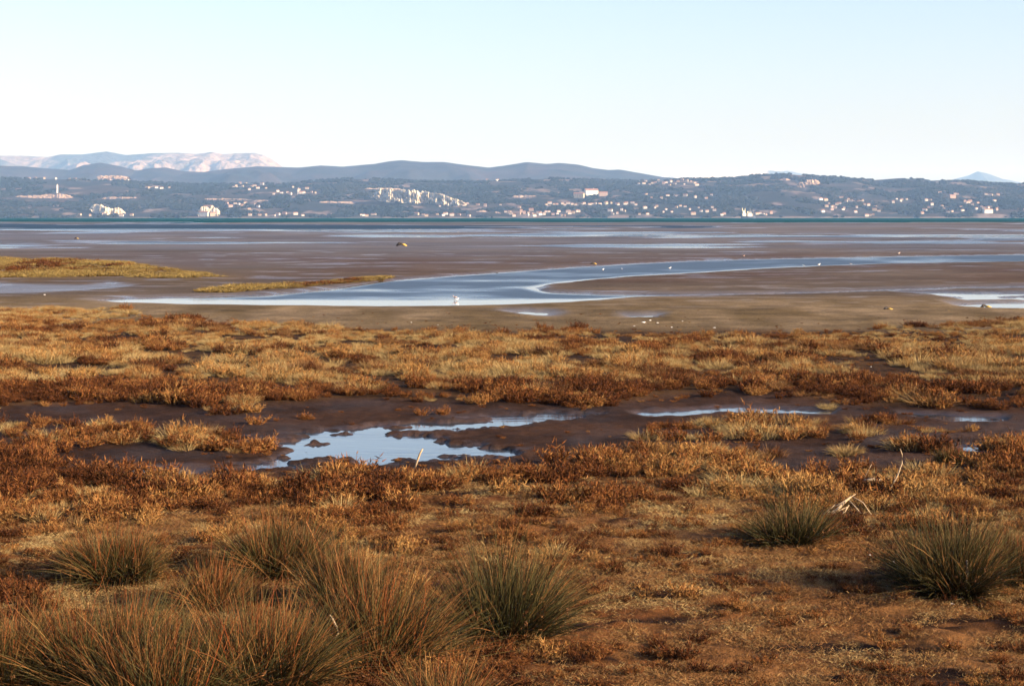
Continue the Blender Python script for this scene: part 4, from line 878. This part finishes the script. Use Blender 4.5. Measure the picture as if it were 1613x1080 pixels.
stick('driftwood_branch', 'thin pale branch lying on the litter in the centre', 'driftwood', [(965, 782, 0.05, 0), (985, 780, 0.09, 0.05), (1003, 786, 0.05, 0.1)], [0.010, 0.012, 0.008], M['driftwood'])
stick('driftwood_branch', 'long low branch lying in shade on the right bank', 'driftwood', [(1080, 727, 0.04, 0), (1120, 724, 0.06, 0.1), (1160, 725, 0.04, 0.2)], [0.014, 0.018, 0.012], M['driftwood'])
def lump(name, label, cat, u, v, size, m, seed, sq=(1, 1, 0.6), weed=False):
    x, y = ground_at(u, v); z = max(float(floor_z(x, y)[0]), WATER_Z); bm = bmesh.new(); bmesh.ops.create_icosphere(bm, subdivisions=2, radius=1)
    for q in bm.verts:
        kk = 1 + 0.4 * float(vnoise(np.array([q.co.x * 1.6 + seed]), np.array([q.co.y * 1.6 + q.co.z * 1.9]), seed)[0]); q.co = Vector((q.co.x * sq[0], q.co.y * sq[1], q.co.z * sq[2])) * kk * size
    me = bpy.data.meshes.new(name); bm.to_mesh(me); bm.free(); o = obj(name, me, m, None, (float(x), float(y), z + size * sq[2] * 0.45)); tag(o, label, cat)
    return o
def stump(u, v, s_, label):
    x, y = ground_at(u, v); z = max(float(floor_z(x, y)[0]), WATER_Z) - 0.05; r = empty('tree_stump', (float(x), float(y), z)); tag(r, label, 'driftwood')
    obj('log', MB().tube([(-1.0 * s_, 0, 0.15 * s_), (-0.4 * s_, 0, 0.55 * s_), (0.1 * s_, 0.1, 0.7 * s_), (0.7 * s_, 0, 0.25 * s_)], [0.12 * s_, 0.36 * s_, 0.30 * s_, 0.1 * s_], 9).mesh('log', True), M['dark_wood'], r)
    obj('root', MB().tube([(-0.3 * s_, 0, 0.5 * s_), (-0.5 * s_, 0, 1.0 * s_)], [0.14 * s_, 0.04 * s_], 7).mesh('root', True), M['dark_wood'], r)
    obj('weed', MB().tube([(0.2 * s_, -0.2 * s_, 0.45 * s_), (0.8 * s_, -0.25 * s_, 0.4 * s_), (1.5 * s_, -0.1, 0.05)], [0.2 * s_, 0.3 * s_, 0.08 * s_], 8).mesh('weed', True), M['weed'], r)
stump(631, 387.5, 0.62, 'black stump with yellow weed stranded on the far flats')
stump(1397, 488, 0.17, 'small black stump with yellow side near the right marsh edge')
stump(1551, 480.5, 0.2, 'black stump in the bright puddles at the right edge')
stump(1491, 490, 0.08, 'tiny dark stump between the two black stumps at right')
stump(120, 376, 0.35, 'tiny dark stump far out on the left flats')
stump(934, 416, 0.22, 'low weedy stump on the far bank of the channel')
for i, (u, v, s_, lab) in enumerate([(1014, 508, 0.14, 'long white stone at the marsh edge right of centre'), (1024, 505, 0.09, 'small white stone on top end of the long one'), (1036, 509, 0.09, 'round white stone just right of the long one'), (999, 513, 0.09, 'white stone left below the long one'),
                                     (1058, 515, 0.09, 'flat pale stone right of the round one'), (1075, 506, 0.07, 'tiny pale stone farthest right in the stone group'), (1125, 516, 0.12, 'flat pale slab lying right of the stone group'), (278, 633, 0.10, 'pale round stone in the scrub near the left mud'),
                                     (1538, 556, 0.07, 'white stone in the scrub near the right edge'), (1372, 577, 0.07, 'white stone in the golden grass at right'), (1370, 875, 0.05, 'small white stone left of the wide right tussock'), (1407, 881, 0.04, 'second tiny white stone left of the wide right tussock'),
                                     (1500, 955, 0.07, 'tan stone at the foot of the wide right tussock'), (648, 508, 0.07, 'tiny white stone at the marsh edge in the centre'), (690, 512, 0.05, 'tiny pale shell at the marsh edge in the centre'), (70, 466, 0.15, 'pale driftwood lump on the left marsh edge')]):
    lump('stone', lab, 'stone', u, v, s_ * 0.33, M['shell'], i, (1.6 if 'long' in lab or 'flat' in lab else 1.1, 0.8, 0.5))

# ---- birds
def bird(u, v, h, label, body_c, pose='gull', rz=0.0, z=None):
    h = h * 0.5
    x, y = ground_at(u, v); zz = max(float(floor_z(x, y)[0]), WATER_Z) if z is None else z
    r = empty('bird', (float(x), float(y), zz), rz); tag(r, label, 'bird', 'birds on the flats')
    lg = 0.30 if pose != 'duck' else 0.0
    if pose == 'wader': lg = 0.42
    n_ = h
    if pose == 'wader': path, rad = [(-0.5, 0, 0.52), (-0.3, 0, 0.56), (-0.05, 0, 0.60), (0.15, 0, 0.62), (0.26, 0, 0.72), (0.30, 0, 0.84), (0.33, 0, 0.93), (0.40, 0, 0.95), (0.47, 0, 0.93), (0.60, 0, 0.90)], [0.02, 0.10, 0.15, 0.11, 0.055, 0.04, 0.05, 0.055, 0.02, 0.006]
    else: path, rad = [(-0.62, 0, lg + 0.22), (-0.4, 0, lg + 0.24), (-0.1, 0, lg + 0.24), (0.15, 0, lg + 0.26), (0.28, 0, lg + 0.36), (0.33, 0, lg + 0.48), (0.38, 0, lg + 0.56), (0.46, 0, lg + 0.56), (0.53, 0, lg + 0.54), (0.62, 0, lg + 0.52)], [0.02, 0.10, 0.19, 0.17, 0.11, 0.09, 0.10, 0.08, 0.03, 0.008]
    sc3 = lambda P: [tuple(c * n_ for c in p) for p in P]
    obj('body', MB().tube(sc3(path), [q * n_ for q in rad], 10).mesh('body', True), body_c, r)
    for sd in (-1, 1):
        if lg: obj('leg', MB().tube(sc3([(0.0, sd * 0.06, lg + 0.12), (-0.02, sd * 0.06, lg * 0.5), (0.0, sd * 0.06, 0.0), (0.07, sd * 0.06, 0.0)]), [0.02 * n_, 0.014 * n_, 0.012 * n_, 0.008 * n_], 5).mesh('leg'), M['leg'], r)
        zb = path[2][2]
        obj('wing', MB().tube(sc3([(0.15, sd * 0.15, zb + 0.02), (-0.1, sd * 0.18, zb + 0.05), (-0.4, sd * 0.12, zb + 0.03), (-0.72, sd * 0.04, zb)]), [0.03 * n_, 0.11 * n_, 0.07 * n_, 0.01 * n_], 8, (0.35, 1)).mesh('wing', True), M['greywing'] if pose == 'gull' else body_c, r)
M['leg'] = mat('bird_leg', (0.25, 0.12, 0.06), 0.6); M['greywing'] = mat('grey_feather', (0.5, 0.5, 0.5), 0.8); M['white_f'] = mat('white_feather', (0.82, 0.80, 0.77), 0.8); M['dark_f'] = mat('dark_feather', (0.03, 0.026, 0.024), 0.7); M['pink_f'] = mat('pinkish_feather', (0.62, 0.42, 0.34), 0.8)
bird(1290, 418.5, 0.50, 'brightest white gull standing in the upper channel at right', M['white_f'], rz=0.4)
bird(1266, 418.5, 0.42, 'white gull left of the brightest one in the upper channel', M['white_f'], rz=2.6)
bird(1055, 422.5, 0.44, 'white gull in the channel above the mud bank tip', M['white_f'], rz=0.2)
bird(1340, 417, 0.36, 'pinkish gull on the bank right of the two white gulls', M['pink_f'], rz=3.0)
bird(1416, 401, 0.5, 'pale gull on the far edge of the upper channel at right', M['pink_f'], rz=0.3)
bird(1172, 405, 0.40, 'pinkish wader on the far channel bank right of centre', M['pink_f'], 'wader', 0.1)
bird(783, 429, 0.42, 'dark duck on the far edge of the channel', M['dark_f'], 'duck', 0.4)
bird(716, 469, 0.46, 'pinkish long necked wader standing in the channel', M['pink_f'], 'wader', 2.8)
bird(720, 471.5, 0.40, 'white bird beside the pinkish wader', M['white_f'], rz=0.5)
bird(950, 424.5, 0.40, 'white gull left of the one above the bank tip', M['white_f'], rz=0.9)
bird(980, 423.5, 0.36, 'small white gull between two others in the channel', M['white_f'], rz=2.2)

# ================================================================== haze
hz = MB().box(-9000, 9000, -600, 31000, -1.4, 760).mesh('haze')
hm = bpy.data.materials.new('haze_air'); hm.use_nodes = True; hn = hm.node_tree
for q in list(hn.nodes): hn.nodes.remove(q)
out = hn.nodes.new('ShaderNodeOutputMaterial'); pv = hn.nodes.new('ShaderNodeVolumePrincipled')
pv.inputs['Color'].default_value = (0.32, 0.56, 1.0, 1); pv.inputs['Absorption Color'].default_value = (1, 1, 1, 1); pv.inputs['Density'].default_value = 4.3e-5; pv.inputs['Anisotropy'].default_value = 0.0
pv.inputs['Density Attribute'].default_value = ''; pv.inputs['Color Attribute'].default_value = ''; pv.inputs['Temperature Attribute'].default_value = ''
hn.links.new(pv.outputs[0], out.inputs['Volume'])
tag(obj('haze', hz, hm), 'thin pale haze in the air over marsh, sea and hills', kind='stuff')
